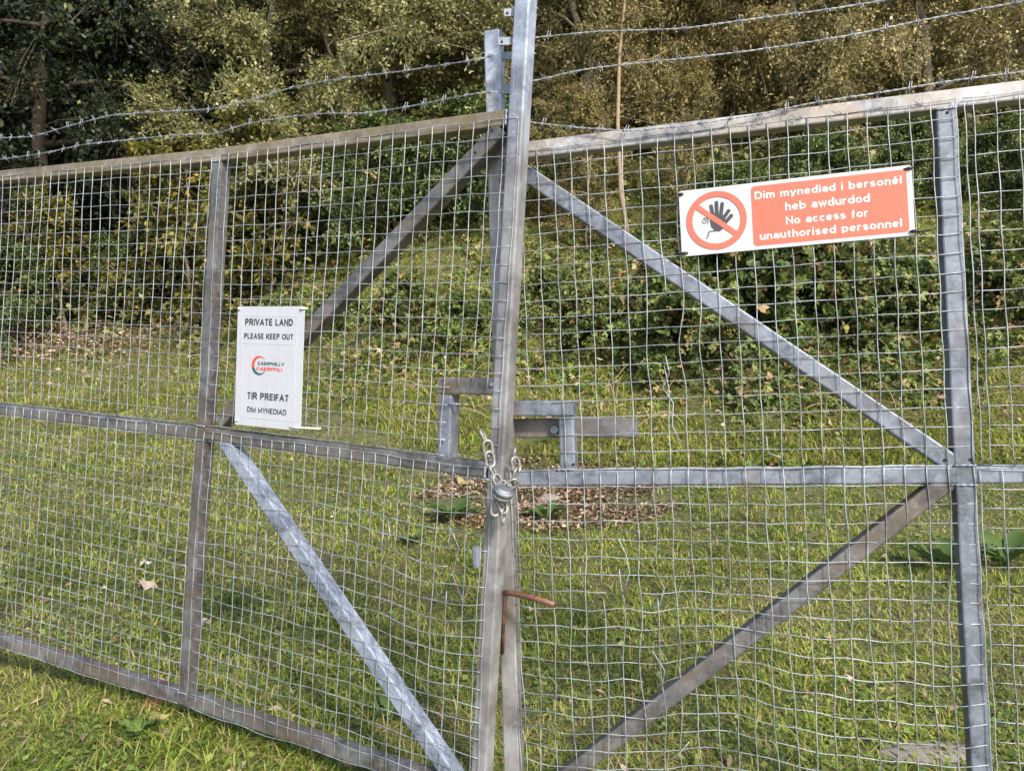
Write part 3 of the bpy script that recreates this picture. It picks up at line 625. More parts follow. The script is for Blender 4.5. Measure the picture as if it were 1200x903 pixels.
A, B = at(*chx(352, 575), D0 - .012), at(*chx(428, 595), D0 - .012); mid = (A + B) / 2 + Vector((.0, .004, .018))
MB().tube([A - Vector((0, 0, .014)), A, (A + mid) / 2 + Vector((-.004, 0, .006)), mid, (B + mid) / 2 + Vector((.004, 0, .006)), B, B - Vector((0, 0, .014))], .0042, 8).obj('shackle', 'lock', PKR, True)
disc(PKR, 'keyway', pc - ax * .0188, -ax, .0058, 'hole', .0008)

# ------------------------------------------------------------------ barbed wire
def barb_mesh():
    b_ = MB()
    for k, s_ in ((0, 1), (1, -1)):
        x0 = .0025 * s_
        pts = [(x0 - .005 * s_, -.005, .0165 * s_), (x0, .0035, .004)]
        for i in range(11): t = i / 10 * 2 * math.pi * 1.4 + 1.2; pts.append((x0 + s_ * .005 * (i / 10 - .3), .0042 * math.cos(t), .0042 * math.sin(t)))
        pts += [(x0 + .006 * s_, -.007 * s_, -.0155 * s_)]
        b_.tube(pts, .00085, 5)
    return b_.mesh('barb', 'barbed', (0, 0, 0), True)
BM = barb_mesh()
def barbed(pts, label):
    P = [np.array(at(*q_)) for q_ in pts]; P = np.array(P)
    t = np.concatenate([[0], np.cumsum(np.linalg.norm(np.diff(P, axis=0), axis=1))]); n = int(t[-1] / .007)
    tt = np.linspace(0, t[-1], n); C = np.stack([np.interp(tt, t, P[:, i]) for i in range(3)], 1)
    kk = 21; w_ = np.hanning(kk + 2)[1:-1]; w_ /= w_.sum()
    C = np.stack([np.convolve(np.pad(C[:, i], kk // 2, 'reflect', reflect_type='odd'), w_, 'valid') for i in range(3)], 1)
    T = unit(np.gradient(C, axis=0)); S_ = unit(np.cross(T, [0, 0, 1.0])); U = np.cross(S_, T); ph = tt / .042 * 2 * math.pi
    root = thing('barbed_wire', tuple(C[n // 2]), label, 'barbed wire', 'strands of barbed wire above the gate'); b_ = MB()
    for k in (0, math.pi): b_.tube([tuple(q_) for q_ in C + .0016 * (S_ * np.cos(ph + k)[:, None] + U * np.sin(ph + k)[:, None])], .00120, 5)
    b_.obj('strand', 'barbed', root, True)
    s_ = .03
    while s_ < t[-1] - .02:
        i = min(n - 1, int(s_ / t[-1] * n)); q_ = Vector(T[i]).to_track_quat('X', 'Z')
        o = bpy.data.objects.new('barb', BM); COL.objects.link(o); o.parent = root
        o.matrix_local = Matrix.Translation(Vector(C[i]) - Vector(root['_o'])) @ (q_.to_matrix().to_4x4() @ Matrix.Rotation(random.uniform(0, 6.28), 4, 'X')); s_ += random.uniform(.066, .084)
barbed([(-120, 166, 3.5), (0, 162, 3.25), (40, 160, 3.15), (80, 148, 3.06), (130, 135, 2.98), (190, 131, 2.87), (250, 128, 2.76), (290, 119, 2.7), (340, 103, 2.62), (400, 92, 2.52), (470, 84, 2.42), (520, 76, 2.34), (560, 70, 2.28), (574, 67, 2.272), (588, 60, 2.30)], 'upper strand of barbed wire left of the tall post')
barbed([(-120, 186, 3.5), (0, 187, 3.25), (50, 180, 3.14), (100, 169, 3.02), (150, 164, 2.93), (210, 158, 2.83), (255, 157, 2.76), (285, 146, 2.71), (330, 138, 2.64), (380, 133, 2.56), (430, 133, 2.48), (480, 125, 2.4), (530, 115, 2.33), (562, 109, 2.28), (576, 106, 2.272), (592, 109, 2.30)], 'lower strand of barbed wire left of the tall post')
barbed([(600, 47, 2.26), (630, 44, 2.26), (700, 37, 2.22), (800, 34, 2.16), (900, 20, 2.11), (960, 13, 2.08), (1040, 0, 2.04), (1120, -14, 2.0), (1300, -44, 1.9)], 'highest barbed wire right of the tall post, leaving at the top edge')
barbed([(600, 99, 2.26), (632, 94, 2.26), (680, 82, 2.23), (720, 77, 2.21), (800, 69, 2.16), (870, 61, 2.12), (940, 51, 2.09), (1000, 41, 2.05), (1080, 24, 2.02), (1150, 11, 1.98), (1300, -18, 1.9)], 'middle barbed wire right of the tall post, well above the rail')
barbed([(598, 140, 2.28), (624, 144, 2.27), (680, 150, 2.235), (740, 153.5, 2.19), (800, 148, 2.155), (850, 140, 2.125), (900, 132, 2.10), (950, 121, 2.08), (1010, 112, 2.05), (1060, 104, 2.03), (1120, 94, 2.0), (1200, 84, 1.96), (1300, 70, 1.92)], 'lowest barbed wire right of the tall post, drooping onto the top rail')

# ------------------------------------------------------------------ grass
def grass_limit(px):     # how far (depth) mown grass reaches
    return np.interp(px, [-400, 0, 230, 330, 480, 700, 900, 1200, 1500], [10.8, 10.8, 10.6, 9.2, 7.8, 7.3, 7.0, 6.8, 6.8])
def scatter(n, d0, d1, spread=.78, pw=1.0):
    d = d0 + (d1 - d0) * RNG.random(n) ** pw; s = (RNG.random(n) * 2 - 1) * spread; return s * d, d
n = 31000; x, d = scatter(n, 1.75, 10.9, .78, 1.1)
px = 600 + 900 * x / d; keep = d < grass_limit(px) + RNG.normal(size=n) * .25
litter = (((x - .28) / 1.0) ** 2 + ((d - 6.2) / .62) ** 2) < 1
keep &= ~(litter & (RNG.random(n) < .93))
patch = fnoise(x, d, 2.2, 9); x, d, patch = x[keep], d[keep], patch[keep]
k = 10; tx = np.repeat(x, k) + RNG.normal(size=len(x) * k) * .028; ty = np.repeat(d, k) + RNG.normal(size=len(x) * k) * .028
N = len(tx); P = np.stack([tx, ty, ground(tx, ty) - .006], 1)
big = RNG.random(len(x)) ** 2
hgt = (.020 + .045 * np.repeat(big, k)) * (.5 + .9 * RNG.random(N)) * (1 + .35 * np.repeat(patch, k)); wid = (.0030 + .0009 * ty) * (.7 + .6 * RNG.random(N))
tint = .50 + .22 * np.repeat(patch, k) * -1 + RNG.normal(size=N) * .16 + np.repeat(RNG.normal(size=len(x)) * .16, k); dry = RNG.random(N) < .10 + .22 * np.clip(-np.repeat(patch + .8 * fnoise(x, d, 6.5, 19), k), 0, 1); tint = np.clip(tint, 0, .76); tint[dry] = .85 + .15 * RNG.random(dry.sum())
lean = np.abs(RNG.normal(size=N)) * 1.3; flat = RNG.random(N) < .22; hgt = np.where(flat, .014, hgt); lean = np.where(flat, 2 + 3.5 * RNG.random(N), lean); tint = np.where(flat & (RNG.random(N) < .55), .84 + .16 * RNG.random(N), tint)
V, Q = blades(P, hgt, wid, lean, RNG.random(N) * 6.283, RNG.random(N))
def blade_mesh(name, V, N, mat, tint):
    b_ = np.arange(N)[:, None] * 5
    T3 = np.concatenate([b_ + [0, 1, 2], b_ + [0, 2, 3], b_ + [3, 2, 4]], 1).reshape(-1, 3)
    return fast_mesh(name, V, T3, mat, np.repeat(tint, 3))
o = bpy.data.objects.new('grass', blade_mesh('grass', V, N, 'grass', tint)); COL.objects.link(o); tag(o, 'short uneven green grass on both sides of the gate', 'grass', kind='stuff')
# clover and small weeds in the turf
n = 46000; x, d = scatter(n, 1.8, 9.5, .8, 1.3); px = 600 + 900 * x / d
keep = (d < grass_limit(px)) & (fnoise(x, d, 3.1, 15) + RNG.normal(size=n) * .35 > .1); x, d = x[keep], d[keep]; n = len(x)
C = np.stack([x, d, ground(x, d) + .012 + .03 * RNG.random(n)], 1)
V, Q = leaf_arrays(C, np.concatenate([RNG.normal(size=(n, 2)), RNG.normal(size=(n, 1)) * .3], 1), rand_dirs(n, 2.5), .015 + .030 * RNG.random(n) ** 2, .012 + .022 * RNG.random(n) ** 2)
o = bpy.data.objects.new('clover', fast_mesh('clover', V, Q, 'weed', RNG.random(n))); COL.objects.link(o); tag(o, 'small clover and weed leaves low among the grass', 'clover', kind='stuff')
# leaf litter behind the latch, fallen leaves in the turf and on the bank
def leaf_stuff(name, x, d, up, size, mat, label, cat, hh=.012, flat=2.0):
    n = len(x); C = np.stack([x, d, ground(x, d) + hh * RNG.random(n) + up], 1)
    V, Q = leaf_arrays(C, np.concatenate([RNG.normal(size=(n, 2)), RNG.normal(size=(n, 1)) * .35], 1), rand_dirs(n, flat), size * (.5 + RNG.random(n)), size * (.3 + .4 * RNG.random(n)), .25)
    o = bpy.data.objects.new(name, fast_mesh(name, V, Q, mat, RNG.random(n))); COL.objects.link(o); return tag(o, label, cat, kind='stuff')
n = 9000; an = RNG.random(n) * 6.283; rr = np.sqrt(RNG.random(n)) * 1.05
lx = .28 + 1.0 * rr * np.cos(an); ld = 6.2 + .8 * rr * np.sin(an); kp = fnoise(lx, ld, 5, 77) + RNG.normal(size=n) * .3 > rr * 1.25 - 1.05; lx, ld = lx[kp], ld[kp]
x2, d2 = scatter(1300, 2, 9, .8, 1.2); kp = RNG.random(1300) < .7
leaf_stuff('leaf_litter', np.concatenate([lx, x2[kp]]), np.concatenate([ld, d2[kp]]), .008, .042, 'litter', 'brown dead leaf litter lying on the grass behind the latch', 'leaf litter', .03)

# ------------------------------------------------------------------ bank cover
n = 85000; x, d = scatter(n, 6.0, 15.5, .86, 1.15); px = 600 + 900 * x / d
lim = grass_limit(px); keep = (d > lim - .2 + RNG.normal(size=n) * .22)
lumps = np.clip(fnoise(x, d, 2.3, 21) * .6 + fnoise(x, d, 4.7, 22) * .4 + .35, 0, 1.4)
x, d, px, lim, lumps = (q_[keep] for q_ in (x, d, px, lim, lumps)); n = len(x)
ramp_ = np.clip((d - lim) / 1.3, .06, 1); left = np.interp(px, [0, 230, 420], [.35, .5, 1])
hh = lumps * ramp_ * left * np.interp(px, [550, 760, 830, 1000, 1080], [.26, .34, .6, .6, .36]) * np.sqrt(RNG.random(n)) + .015
C = np.stack([x, d, ground(x, d) + hh], 1)
bare = (fnoise(x, d, 2.0, 55) + .5 * fnoise(x, d, 5.1, 56) + RNG.normal(size=n) * .12 < np.interp(px, [0, 300, 450, 600], [.42, .30, -.10, -.14]) + .45 * np.exp(-((d - lim) / .7) ** 2)) | (RNG.random(n) < .5 * np.clip(1.1 - lumps * 2, 0, 1)); kept = ~bare
C, px, lumps, hh = C[kept], px[kept], lumps[kept], hh[kept]; n = len(C)
tint = np.clip(.38 + .18 * fnoise(C[:, 0], C[:, 1], 1.9, 31) + RNG.normal(size=n) * .2 + np.interp(px, [0, 300, 550, 700], [.22, .12, .04, 0]), 0, .8); od = RNG.random(n) < .16; tint[od] = .82 + .18 * RNG.random(od.sum())
V, Q, tint = trefoil(C, np.stack([RNG.normal(size=n), RNG.normal(size=n) - .5, RNG.normal(size=n) * .5 - .2], 1), unit(RNG.normal(size=(n, 3)) * .5 + [0, -.45, .8]), .035 + .04 * RNG.random(n), .028 + .032 * RNG.random(n), tint)
o = bpy.data.objects.new('bank_undergrowth', fast_mesh('bank_undergrowth', V, Q, 'leaf_bramble', tint)); COL.objects.link(o); tag(o, 'low tangle of bramble and ivy leaves covering the bank', 'undergrowth', kind='stuff')
# rough long grass and dry stems on the bank
n = 170000; x, d = scatter(n, 5.8, 13, .80, 1.1); px = 600 + 900 * x / d; keep = (d > grass_limit(px) - .5) & (fnoise(x, d, 2.9, 41) + .4 * RNG.normal(size=n) > -.6)
x, d = x[keep], d[keep]; n = len(x); P = np.stack([x, d, ground(x, d)], 1)
V, _ = blades(P, .03 + .13 * RNG.random(n) ** 3, .010 + .008 * RNG.random(n), np.abs(RNG.normal(size=n)) * 1.8, RNG.random(n) * 6.283, RNG.random(n))
tn = np.where(RNG.random(n) < .22, .84 + .16 * RNG.random(n), .3 + .44 * RNG.random(n))
o = bpy.data.objects.new('rough_grass', blade_mesh('rough_grass', V, n, 'grass', tn)); COL.objects.link(o); tag(o, 'longer rough grass with straw coloured stems along the foot of the bank', 'grass', kind='stuff')
x, d = scatter(5000, 6.2, 14, .86, 1.1); px = 600 + 900 * x / d; kp = d > grass_limit(px) - .1
xb = RNG.normal(size=3200) * 1.3 - 7.2; db = 12.0 + RNG.normal(size=3200) * .30; x = np.concatenate([x[kp], xb]); d = np.concatenate([d[kp], db]); kp = slice(None)
leaf_stuff('fallen_leaves', x[kp], d[kp], .02, .06, 'litter', 'dead brown leaves scattered over the bank', 'fallen leaves', .25, .6)

n = 60000; x, d = scatter(n, 11.5, 26, .85, 1.0); px = 600 + 900 * x / d; keep = (px > 190) | (RNG.random(n) < .25); x, d, px = x[keep], d[keep], px[keep]; n = len(x)
C = np.stack([x, d, ground(x, d) + 2.4 * RNG.random(n) ** 1.3 * np.clip((d - 11) / 3, .15, 1)], 1)
V, Q = leaf_arrays(C, RNG.normal(size=(n, 3)), unit(RNG.normal(size=(n, 3)) * .6 + [0, -.5, .6]), .09 + .06 * RNG.random(n), .06 + .04 * RNG.random(n))
o = bpy.data.objects.new('wood_undergrowth', fast_mesh('wood_undergrowth', V, Q, 'leaf_olive', .15 + .5 * RNG.random(n))); COL.objects.link(o); tag(o, 'leafy undergrowth filling the wood behind the trees', 'undergrowth', kind='stuff')
# dead stems and arching canes tangled over the bank
b_ = MB(); tn = []
for i in range(420):
    px = random.uniform(250, 1300); d = float(grass_limit(np.array([px]))[0]) + random.uniform(-.25, 2.6) ** 1 + random.uniform(0, .5); g = on_ground(px, d); L = random.uniform(.2, .75); az = random.uniform(0, 6.283); up = random.uniform(.15, .9)
    pts = [g + Vector((math.cos(az) * L * t * .8, math.sin(az) * L * t * .5 - .1 * t, L * up * (1.5 * t - 1.1 * t * t) + .04)) for t in (0, .2, .4, .6, .8, 1)]; k0 = len(b_.f)
    b_.tube(pts, [.0045, .004, .0036, .003, .0025, .0016], 4, caps=False); tn += [random.random()] * (len(b_.f) - k0)
o = b_.obj('dry_stems', 'straw'); at_ = o.data.attributes.new('tint', 'FLOAT', 'FACE'); at_.data.foreach_set('value', tn); tag(o, 'dead straw coloured stems and canes tangled over the bank', 'dry stems', kind='stuff')

# ------------------------------------------------------------------ trees and shrubs
def make_tree(kind, h, r, limbs, subs, twigs, lpt, leaf, mat, bark, twig_mat, seed, droop=.2, base_f=.12, trunk_r=.11, updir=.5, twl=.55, tintmean=.45, twr=.004, clump=1.0):
    rng = np.random.default_rng(seed); tb = MB(); wb = MB(); lc, ld, = [], []
    ht = np.linspace(0, 1, 9); wob = np.cumsum(rng.normal(size=(9, 2)) * .018 * h, axis=0); wob[0] = 0
    tr = np.stack([wob[:, 0], wob[:, 1], ht * h * .96], 1); tb.tube([tuple(q_) for q_ in tr], list(trunk_r * (1 - ht * .93)), 8)
    TC = []
    for i in range(limbs):
        f = base_f + (1 - base_f) * ((i + rng.random() * .8) / limbs) ** .9 * .97; b0 = np.array([np.interp(f, ht, tr[:, k]) for k in range(3)])
        prof = math.sin(math.pi * min(1, (.22 + .78 * f))) ** .6 if f > .1 else .8
        L = r * (.55 + .55 * rng.random()) * max(.25, prof); az = i * 2.399 + rng.normal() * .3
        dv = np.array([math.cos(az), math.sin(az), updir * (.3 + f) + rng.normal() * .15]); dv /= np.linalg.norm(dv)
        tt = np.linspace(0, 1, 6); lim_ = b0 + tt[:, None] * dv * L; lim_[:, 2] -= droop * L * tt ** 2; lim_ += np.cumsum(rng.normal(size=(6, 3)) * .03 * L, axis=0) * (tt[:, None] > 0)
        tb.tube([tuple(q_) for q_ in lim_], list(trunk_r * .42 * (1 - f * .6) * (1 - tt * .85) + .004), 5)
        for j in range(subs):
            g = .2 + .8 * (j + rng.random()) / subs; b1 = np.array([np.interp(g, tt, lim_[:, k]) for k in range(3)])
            d1 = unit((dv + rng.normal(size=3) * .75)[None])[0]; L1 = L * (.25 + .35 * rng.random()); s3 = np.linspace(0, 1, 4)
            sb_ = b1 + s3[:, None] * d1 * L1; sb_[:, 2] -= droop * L1 * s3 ** 2
            tb.tube([tuple(q_) for q_ in sb_], list(.012 * (1 - s3 * .7) + .002), 4, caps=False)
            for t_ in range(twigs):
                g2 = rng.random(); b2 = np.array([np.interp(g2, s3, sb_[:, k]) for k in range(3)]); d2 = unit((d1 * .6 + rng.normal(size=3) * .8)[None])[0]; L2 = twl * (.4 + .8 * rng.random())
                s4 = np.linspace(0, 1, 4); tw = b2 + s4[:, None] * d2 * L2; tw[:, 2] -= droop * 1.5 * L2 * s4 ** 2
                wb.tube([tuple(q_) for q_ in tw], [twr, twr * .8, twr * .6, twr * .35], 3, caps=False)
                m_ = max(1, int(lpt * (.5 + rng.random()))); g3 = rng.random(m_); cc = np.stack([np.interp(g3, s4, tw[:, k]) for k in range(3)], 1) + rng.normal(size=(m_, 3)) * .045 * clump * twl / .5
                lc.append(cc); ld.append(np.repeat(d2[None], m_, 0)); TC.append(np.full(m_, rng.normal() * .10))
    C = np.concatenate(lc); D = np.concatenate(ld) + rng.normal(size=C.shape) * .8; D[:, 2] -= .35; n = len(C)
    tint = np.clip(tintmean + np.concatenate(TC) + rng.normal(size=n) * .2, 0, 1); NN = unit(rng.normal(size=(n, 3)) * .75 + [0, 0, .55])
    if 'bramble' in kind: V, Q, tint = trefoil(C, D, NN, leaf * .72 * (.6 + .8 * rng.random(n)), leaf * .58 * (.6 + .8 * rng.random(n)), tint)
    else: V, Q = leaf_arrays(C, D, NN, leaf * (.6 + .8 * rng.random(n)), leaf * .56 * (.6 + .8 * rng.random(n)))
    KINDS[kind] = (tb.mesh('trunk', bark, (0, 0, 0), True), wb.mesh('twigs', twig_mat), fast_mesh('crown', V, Q, mat, tint)); return n
KINDS = {}
cnt = 0
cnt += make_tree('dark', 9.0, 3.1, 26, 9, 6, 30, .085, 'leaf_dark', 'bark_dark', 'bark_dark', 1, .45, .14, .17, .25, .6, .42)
cnt += make_tree('willow', 8.5, 2.6, 24, 9, 8, 54, .064, 'leaf_olive', 'bark_grey', 'twig_grey', 2, .12, .08, .10, .9, .6, .45)
cnt += make_tree('willow2', 8.0, 2.5, 22, 9, 8, 52, .062, 'leaf_olive', 'bark_grey', 'twig_grey', 12, .05, .06, .09, 1.0, .6, .5)
cnt += make_tree('birch', 8.5, 2.5, 24, 9, 9, 52, .058, 'leaf_brown', 'bark_grey', 'twig_grey', 3, .08, .08, .08, .95, .65, .45)
cnt += make_tree('birch2', 8.0, 2.6, 22, 9, 9, 52, .056, 'leaf_brown', 'bark_grey', 'twig_grey', 13, .15, .05, .08, .8, .65, .52)
cnt += make_tree('maple', 3.3, 1.3, 15, 6, 5, 22, .095, 'leaf_yellow', 'bark_grey', 'bark_grey', 4, .1, .05, .04, .5, .4, .36)
cnt += make_tree('gold', 4.0, .9, 18, 6, 5, 26, .058, 'leaf_gold', 'bark_gold_lit', 'twig_grey', 5, .1, .12, .028, .7, .35, .5)
cnt += make_tree('holly', 2.3, 1.2, 20, 7, 6, 26, .07, 'leaf_ivy', 'bark_dark', 'bark_dark', 6, .15, .03, .04, .5, .4, .45)
cnt += make_tree('bramble', 1.3, .9, 18, 6, 5, 16, .082, 'leaf_ivy', 'bark_dark', 'bark_dark', 8, .5, .02, .015, .5, .3, .62)
cnt += make_tree('bramble2', 1.05, .95, 18, 6, 5, 16, .078, 'leaf_bramble', 'bark_dark', 'bark_dark', 9, .6, .02, .014, .4, .3, .42)
cnt += make_tree('fine', 7.6, .7, 20, 4, 4, 26, .05, 'leaf_gold', 'bark_gold_lit', 'twig_grey', 10, .1, .35, .034, .8, .4, .5)
def plant(name, kind, px, d, sc, rot, label, cat, group, sz=1.0, lower=.1):
    loc = on_ground(px, d); loc.z -= lower
    root = thing(name, loc, label, cat, group); root.rotation_euler.z = math.radians(rot); root.scale = (sc, sc, sc * sz)
    for nm, me in zip(('trunk', 'twigs', 'crown'), KINDS[kind]):
        o = bpy.data.objects.new(nm, me); COL.objects.link(o); o.parent = root
TR = [
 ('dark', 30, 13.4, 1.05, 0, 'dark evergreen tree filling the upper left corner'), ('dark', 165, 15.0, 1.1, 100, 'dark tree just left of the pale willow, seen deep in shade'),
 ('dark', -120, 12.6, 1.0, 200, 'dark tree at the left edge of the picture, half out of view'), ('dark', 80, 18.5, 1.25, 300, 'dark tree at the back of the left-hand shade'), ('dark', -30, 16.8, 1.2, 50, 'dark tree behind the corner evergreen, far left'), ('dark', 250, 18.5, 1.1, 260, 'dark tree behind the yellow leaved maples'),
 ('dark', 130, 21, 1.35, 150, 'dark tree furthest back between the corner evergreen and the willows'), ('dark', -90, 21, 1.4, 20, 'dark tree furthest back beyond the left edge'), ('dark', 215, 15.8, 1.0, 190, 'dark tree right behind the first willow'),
 ('willow', 300, 12.8, 1.0, 10, 'olive willow over the yellow maples, first right of the dark trees'), ('willow2', 400, 12.6, 1.0, 120, 'olive willow above the upright brace end of the left leaf'),
 ('willow', 480, 13.2, 1.05, 230, 'olive willow left of the short square post'), ('willow2', 560, 12.8, 1.0, 330, 'olive willow directly behind the short square post'), ('willow', 390, 17, 1.1, 70, 'olive willow in the back row on the left'), ('willow2', 540, 17.5, 1.1, 170, 'olive willow in the back row behind the tall post'),
 ('birch', 660, 12.4, 1.0, 0, 'brownish birch just right of the tall post'), ('birch2', 765, 12.8, 1.0, 80, 'brownish birch behind the thin pale stem'), ('birch', 865, 12.2, 1.0, 160, 'brownish birch above the struck-out hand'), ('birch2', 965, 12.6, 1.0, 240, 'brownish birch above the orange lettering'),
 ('birch', 1065, 12.2, 1.0, 320, 'brownish birch above the right upright'), ('birch2', 1165, 12.4, 1.0, 45, 'brownish birch near the right edge'), ('birch', 1275, 12.8, 1.0, 125, 'brownish birch on the right edge, half out of view'),
 ('willow', 700, 17.5, 1.1, 215, 'brown-green tree in the back row right of the tall post'), ('birch2', 860, 17.6, 1.1, 300, 'brown tree in the back row above the sign'), ('birch', 1020, 17.4, 1.1, 20, 'brown tree in the back row, upper right'), ('birch2', 1190, 17.2, 1.1, 110, 'brown tree in the back row at the right edge')]
for k_, px, d, sc, rot, lab in TR:
    nm = {'dark': 'dark_tree', 'willow': 'willow_tree', 'willow2': 'willow_tree', 'birch': 'birch_tree', 'birch2': 'birch_tree'}[k_]
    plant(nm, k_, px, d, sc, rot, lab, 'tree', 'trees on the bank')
for px, d, sc, rot, lab in ((225, 11.8, 1.0, 0, 'yellow leaved maple beside the left upright'), (320, 11.9, .95, 140, 'yellow leaved maple under the lower barbed wire'), (75, 12.4, .75, 60, 'small yellowing maple in the shade at far left')):
    plant('maple_sapling', 'maple', px, d, sc, rot, lab, 'sapling', 'young maples')
for px, d, sc, rot, lab in ((690, 10.4, .6, 0, 'golden leaved sapling right of the tall post'), (800, 10.6, .65, 90, 'golden leaved sapling behind the left end of the warning sign'), (655, 11.0, .6, 200, 'golden leaved sapling close behind the tall post')):
    plant('golden_sapling', 'gold', px, d, sc, rot, lab, 'sapling', 'golden saplings')
plant('slender_tree', 'fine', 742, 10.2, 1.0, 30, 'slender tree with a thin pale stem coloured as if lit orange rising past the top rail', 'tree', None)
HL = [(380, 12.0, 1.1, 0, 'dark green holly left of the upper brace'), (470, 11.4, 1.15, 70, 'dark green holly under the middle of the upper brace'), (560, 11.2, 1.1, 150, 'dark green holly behind the two posts'), (300, 12.2, .9, 220, 'dark green holly between the maples'),
      (870, 9.8, 1.0, 20, 'dark green holly below the warning sign'), (970, 9.9, 1.05, 110, 'dark green holly under the orange lettering'), (1060, 10.6, .9, 190, 'dark green holly left of the right upright'), (1160, 10.6, .9, 260, 'dark green holly right of the right upright'),
      (1265, 9.6, 1.0, 330, 'dark green holly on the right edge'), (150, 12.8, .95, 30, 'dark green holly at the foot of the dark trees'), (20, 12.2, 1.0, 130, 'dark green holly at the left edge'), (-90, 11.8, 1.0, 190, 'dark green holly beyond the left edge')]
for px, d, sc, rot, lab in HL: plant('holly_shrub', 'holly', px, d, sc * (.58 if px > 600 else .75), rot, lab, 'shrub', 'hollies along the bank')
BR = [('bramble', 700, 8.7, .62, 0, 'bramble clump right of the latch'), ('bramble', 790, 8.4, .85, 90, 'bramble clump left of the right brace, bright green'), ('bramble2', 850, 8.7, 1.2, 150, 'bramble clump under the middle of the right brace'), ('bramble', 930, 8.5, 1.25, 210, 'bramble clump in the triangle under the sign'),
      ('bramble2', 1010, 8.7, .8, 20, 'bramble clump above the end of the right brace'), ('bramble', 1080, 8.1, .6, 300, 'bramble clump left of the right upright'), ('bramble', 1170, 8.4, .7, 60, 'bramble clump right of the right upright'), ('bramble2', 650, 9.3, .6, 120, 'bramble clump behind the tall post'),
      ('bramble2', 540, 9.0, .55, 170, 'bramble clump left of the tall post'), ('bramble', 470, 9.4, .6, 250, 'bramble clump above the left latch frame'), ('bramble2', 400, 10.0, .55, 330, 'bramble clump right of the notice'), ('bramble2', 330, 10.6, .6, 40, 'bramble clump behind the notice'), ('bramble', 1255, 8.2, .7, 140, 'bramble clump at the right edge')]
for k_, px, d, sc, rot, lab in BR: plant('bramble_bush', k_, px, d, sc, rot, lab, 'bramble', 'bramble clumps on the bank', 1.0, .05)

# ------------------------------------------------------------------ broad-leaved plants and small things in the grass
def dock(px, py, nl, L, label, seed, grp='broad-leaved plants in the grass', up=.55):
    rng = np.random.default_rng(seed); g = ray_ground(px, py); root = thing('dock_plant', g, label, 'plant', grp)
    for i in range(nl):
        az = i * 2.4 + rng.normal() * .3; l = L * (.6 + .5 * rng.random()); w_ = l * .36; b_ = MB(); ns = 8; mid = []
        el = up * (.6 + .9 * rng.random())
        for j in range(ns + 1):
            t = j / ns; mid.append(g + Vector((math.cos(az) * l * t * .9, math.sin(az) * l * t * .9, l * (el * t * 1.6 - .95 * el * t * t) + .01)))
        sx = Vector((-math.sin(az), math.cos(az), 0)); vsx = []
        for j, q_ in enumerate(mid):
            t = j / ns; ww = w_ * max(.06, math.sin(math.pi * min(1, max(0, (t - .12) / .88))) ** .7 * (1 - .3 * t)) * .5
            rz = .02 * math.sin(j * 2.3 + i); vsx += [q_ - sx * ww + Vector((0, 0, ww * .35 + rz * .4)), q_, q_ + sx * ww + Vector((0, 0, ww * .35 - rz * .4))]
        b_.add(vsx, [f_ for j in range(ns) for f_ in ((3 * j, 3 * j + 1, 3 * j + 4, 3 * j + 3), (3 * j + 1, 3 * j + 2, 3 * j + 5, 3 * j + 4))])
        o = b_.obj('leaf', 'dock', root, True); at_ = o.data.attributes.new('tint', 'FLOAT', 'FACE'); at_.data.foreach_set('value', [rng.random()] * len(o.data.polygons))
dock(1105, 668, 12, .34, 'broad-leaved plant in the grass left of the right upright', 1)
dock(1178, 665, 12, .36, 'broad-leaved plant in the grass right of the right upright', 2)
dock(530, 612, 14, .26, 'low green plant left of the padlock', 3)
dock(640, 612, 12, .22, 'low green plant right of the padlock', 4)
dock(480, 640, 8, .16, 'low green plant below the left latch frame', 5)
dock(455, 845, 9, .14, 'small leafy weed inside the foot of the left lower brace', 6)
dock(160, 868, 9, .11, 'small leafy weed in front of the gate near the yellow leaf', 7)
def blob(name, px, py, size, mat, label, cat, seed, flat=.5):
    rng = np.random.default_rng(seed); g = ray_ground(px, py); b_ = MB(); n1, n2 = 10, 7
    for i in range(n2 + 1):
        th = math.pi * i / n2
        for j in range(n1):
            ph = 2 * math.pi * j / n1; r_ = 1 + rng.normal() * .10
            b_.v.append((g.x + size[0] * r_ * math.sin(th) * math.cos(ph), g.y + size[1] * r_ * math.sin(th) * math.sin(ph), g.z + size[2] * .25 + size[2] * r_ * math.cos(th)))
    for i in range(n2):
        for j in range(n1): b_.f.append((i * n1 + j, i * n1 + (j + 1) % n1, (i + 1) * n1 + (j + 1) % n1, (i + 1) * n1 + j))
    return tag(own_origin(b_, name, mat, g), label, cat)
blob('stone', 644, 588, (.10, .08, .05), 'stone', 'pale flat stone in the leaf litter right of the padlock', 'stone', 1)
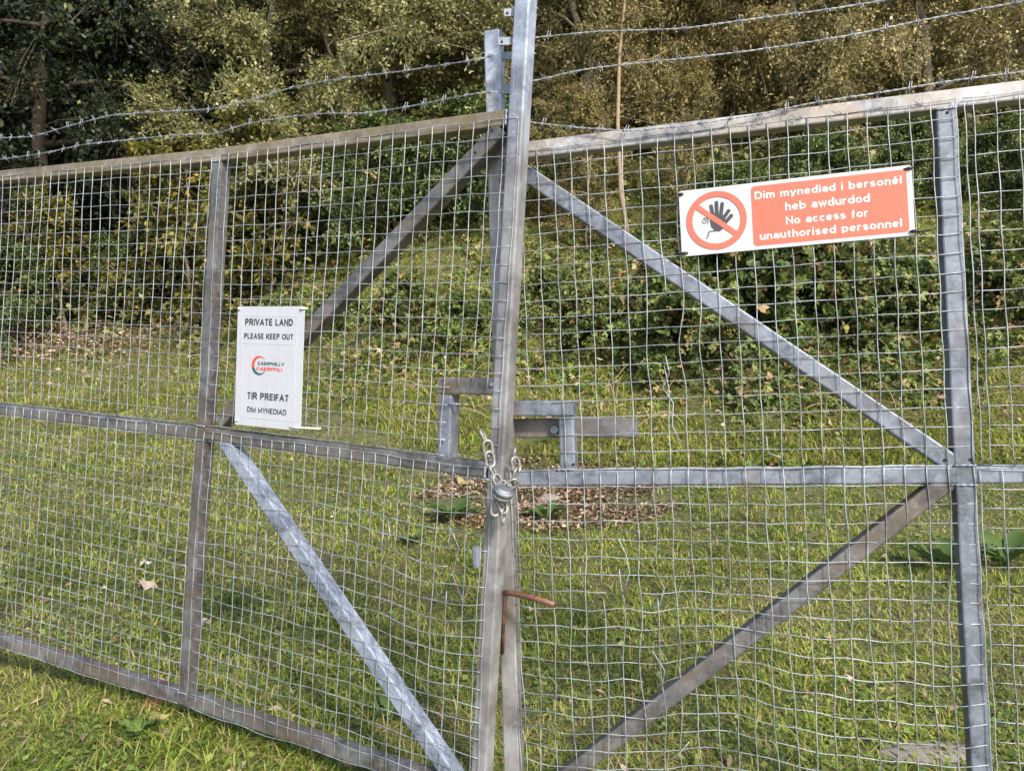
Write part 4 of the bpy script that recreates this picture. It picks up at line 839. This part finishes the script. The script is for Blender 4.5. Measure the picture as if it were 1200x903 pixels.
blob('stone_slab', 1095, 884, (.20, .09, .022), 'stone', 'grey slab lying in the grass beside the foot of the right upright', 'slab', 2)
blob('brick', 182, 828, (.05, .035, .03), 'brick', 'broken red brick under the bottom rail of the left leaf', 'brick', 3)
def scrap(name, px, py, L, mat, tint, label, cat, seed, raise_=.03):
    rng = np.random.default_rng(seed); g = ray_ground(px, py) + Vector((0, 0, raise_)); b_ = MB(); n_ = 9; ring = []
    for j in range(n_): an = 2 * math.pi * j / n_; r_ = L * (.35 + .2 * rng.random()) * (1.3 if j % 3 == 0 else .9); ring.append(Vector((r_ * math.cos(an), r_ * .8 * math.sin(an), .018 * rng.normal())))
    b_.add([g + Vector((0, 0, .012))] + [g + q_ for q_ in ring], [(0, 1 + j, 1 + (j + 1) % n_) for j in range(n_)])
    b_.add([g + Vector((0, 0, .011))] + [g + q_ - Vector((0, 0, .001)) for q_ in ring], [(0, 1 + (j + 1) % n_, 1 + j) for j in range(n_)])
    o = own_origin(b_, name, mat, g); at_ = o.data.attributes.new('tint', 'FLOAT', 'FACE'); at_.data.foreach_set('value', [tint] * len(o.data.polygons)); return tag(o, label, cat)
scrap('fallen_leaf', 186, 852, .075, 'leaf_gold', 1.0, 'bright yellow fallen leaf in front of the bottom rail', 'leaf', 1)
scrap('fallen_leaf', 132, 850, .06, 'leaf_yellow', .5, 'pale green fallen leaf left of the bright yellow one', 'leaf', 2)
scrap('fallen_leaf', 545, 572, .16, 'leaf_gold', .9, 'orange-yellow leaf left of the chain', 'leaf', 3, .05)
scrap('fallen_leaf', 668, 592, .10, 'litter', .8, 'orange leaf beside the pale stone', 'leaf', 4, .05)
scrap('fallen_leaf', 172, 690, .10, 'litter', .9, 'long dead tan leaf left of the left upright', 'leaf', 5)
scrap('paper_scrap', 240, 742, .06, 'paper', .5, 'crumpled white scrap at the right foot of the left upright', 'paper', 6, .04)
scrap('paper_scrap', 170, 667, .07, 'paper', .5, 'crumpled white scrap seen through the outer lower mesh', 'paper', 7, .04)
for o in list(bpy.data.objects):
    if '_o' in o.keys(): del o['_o']
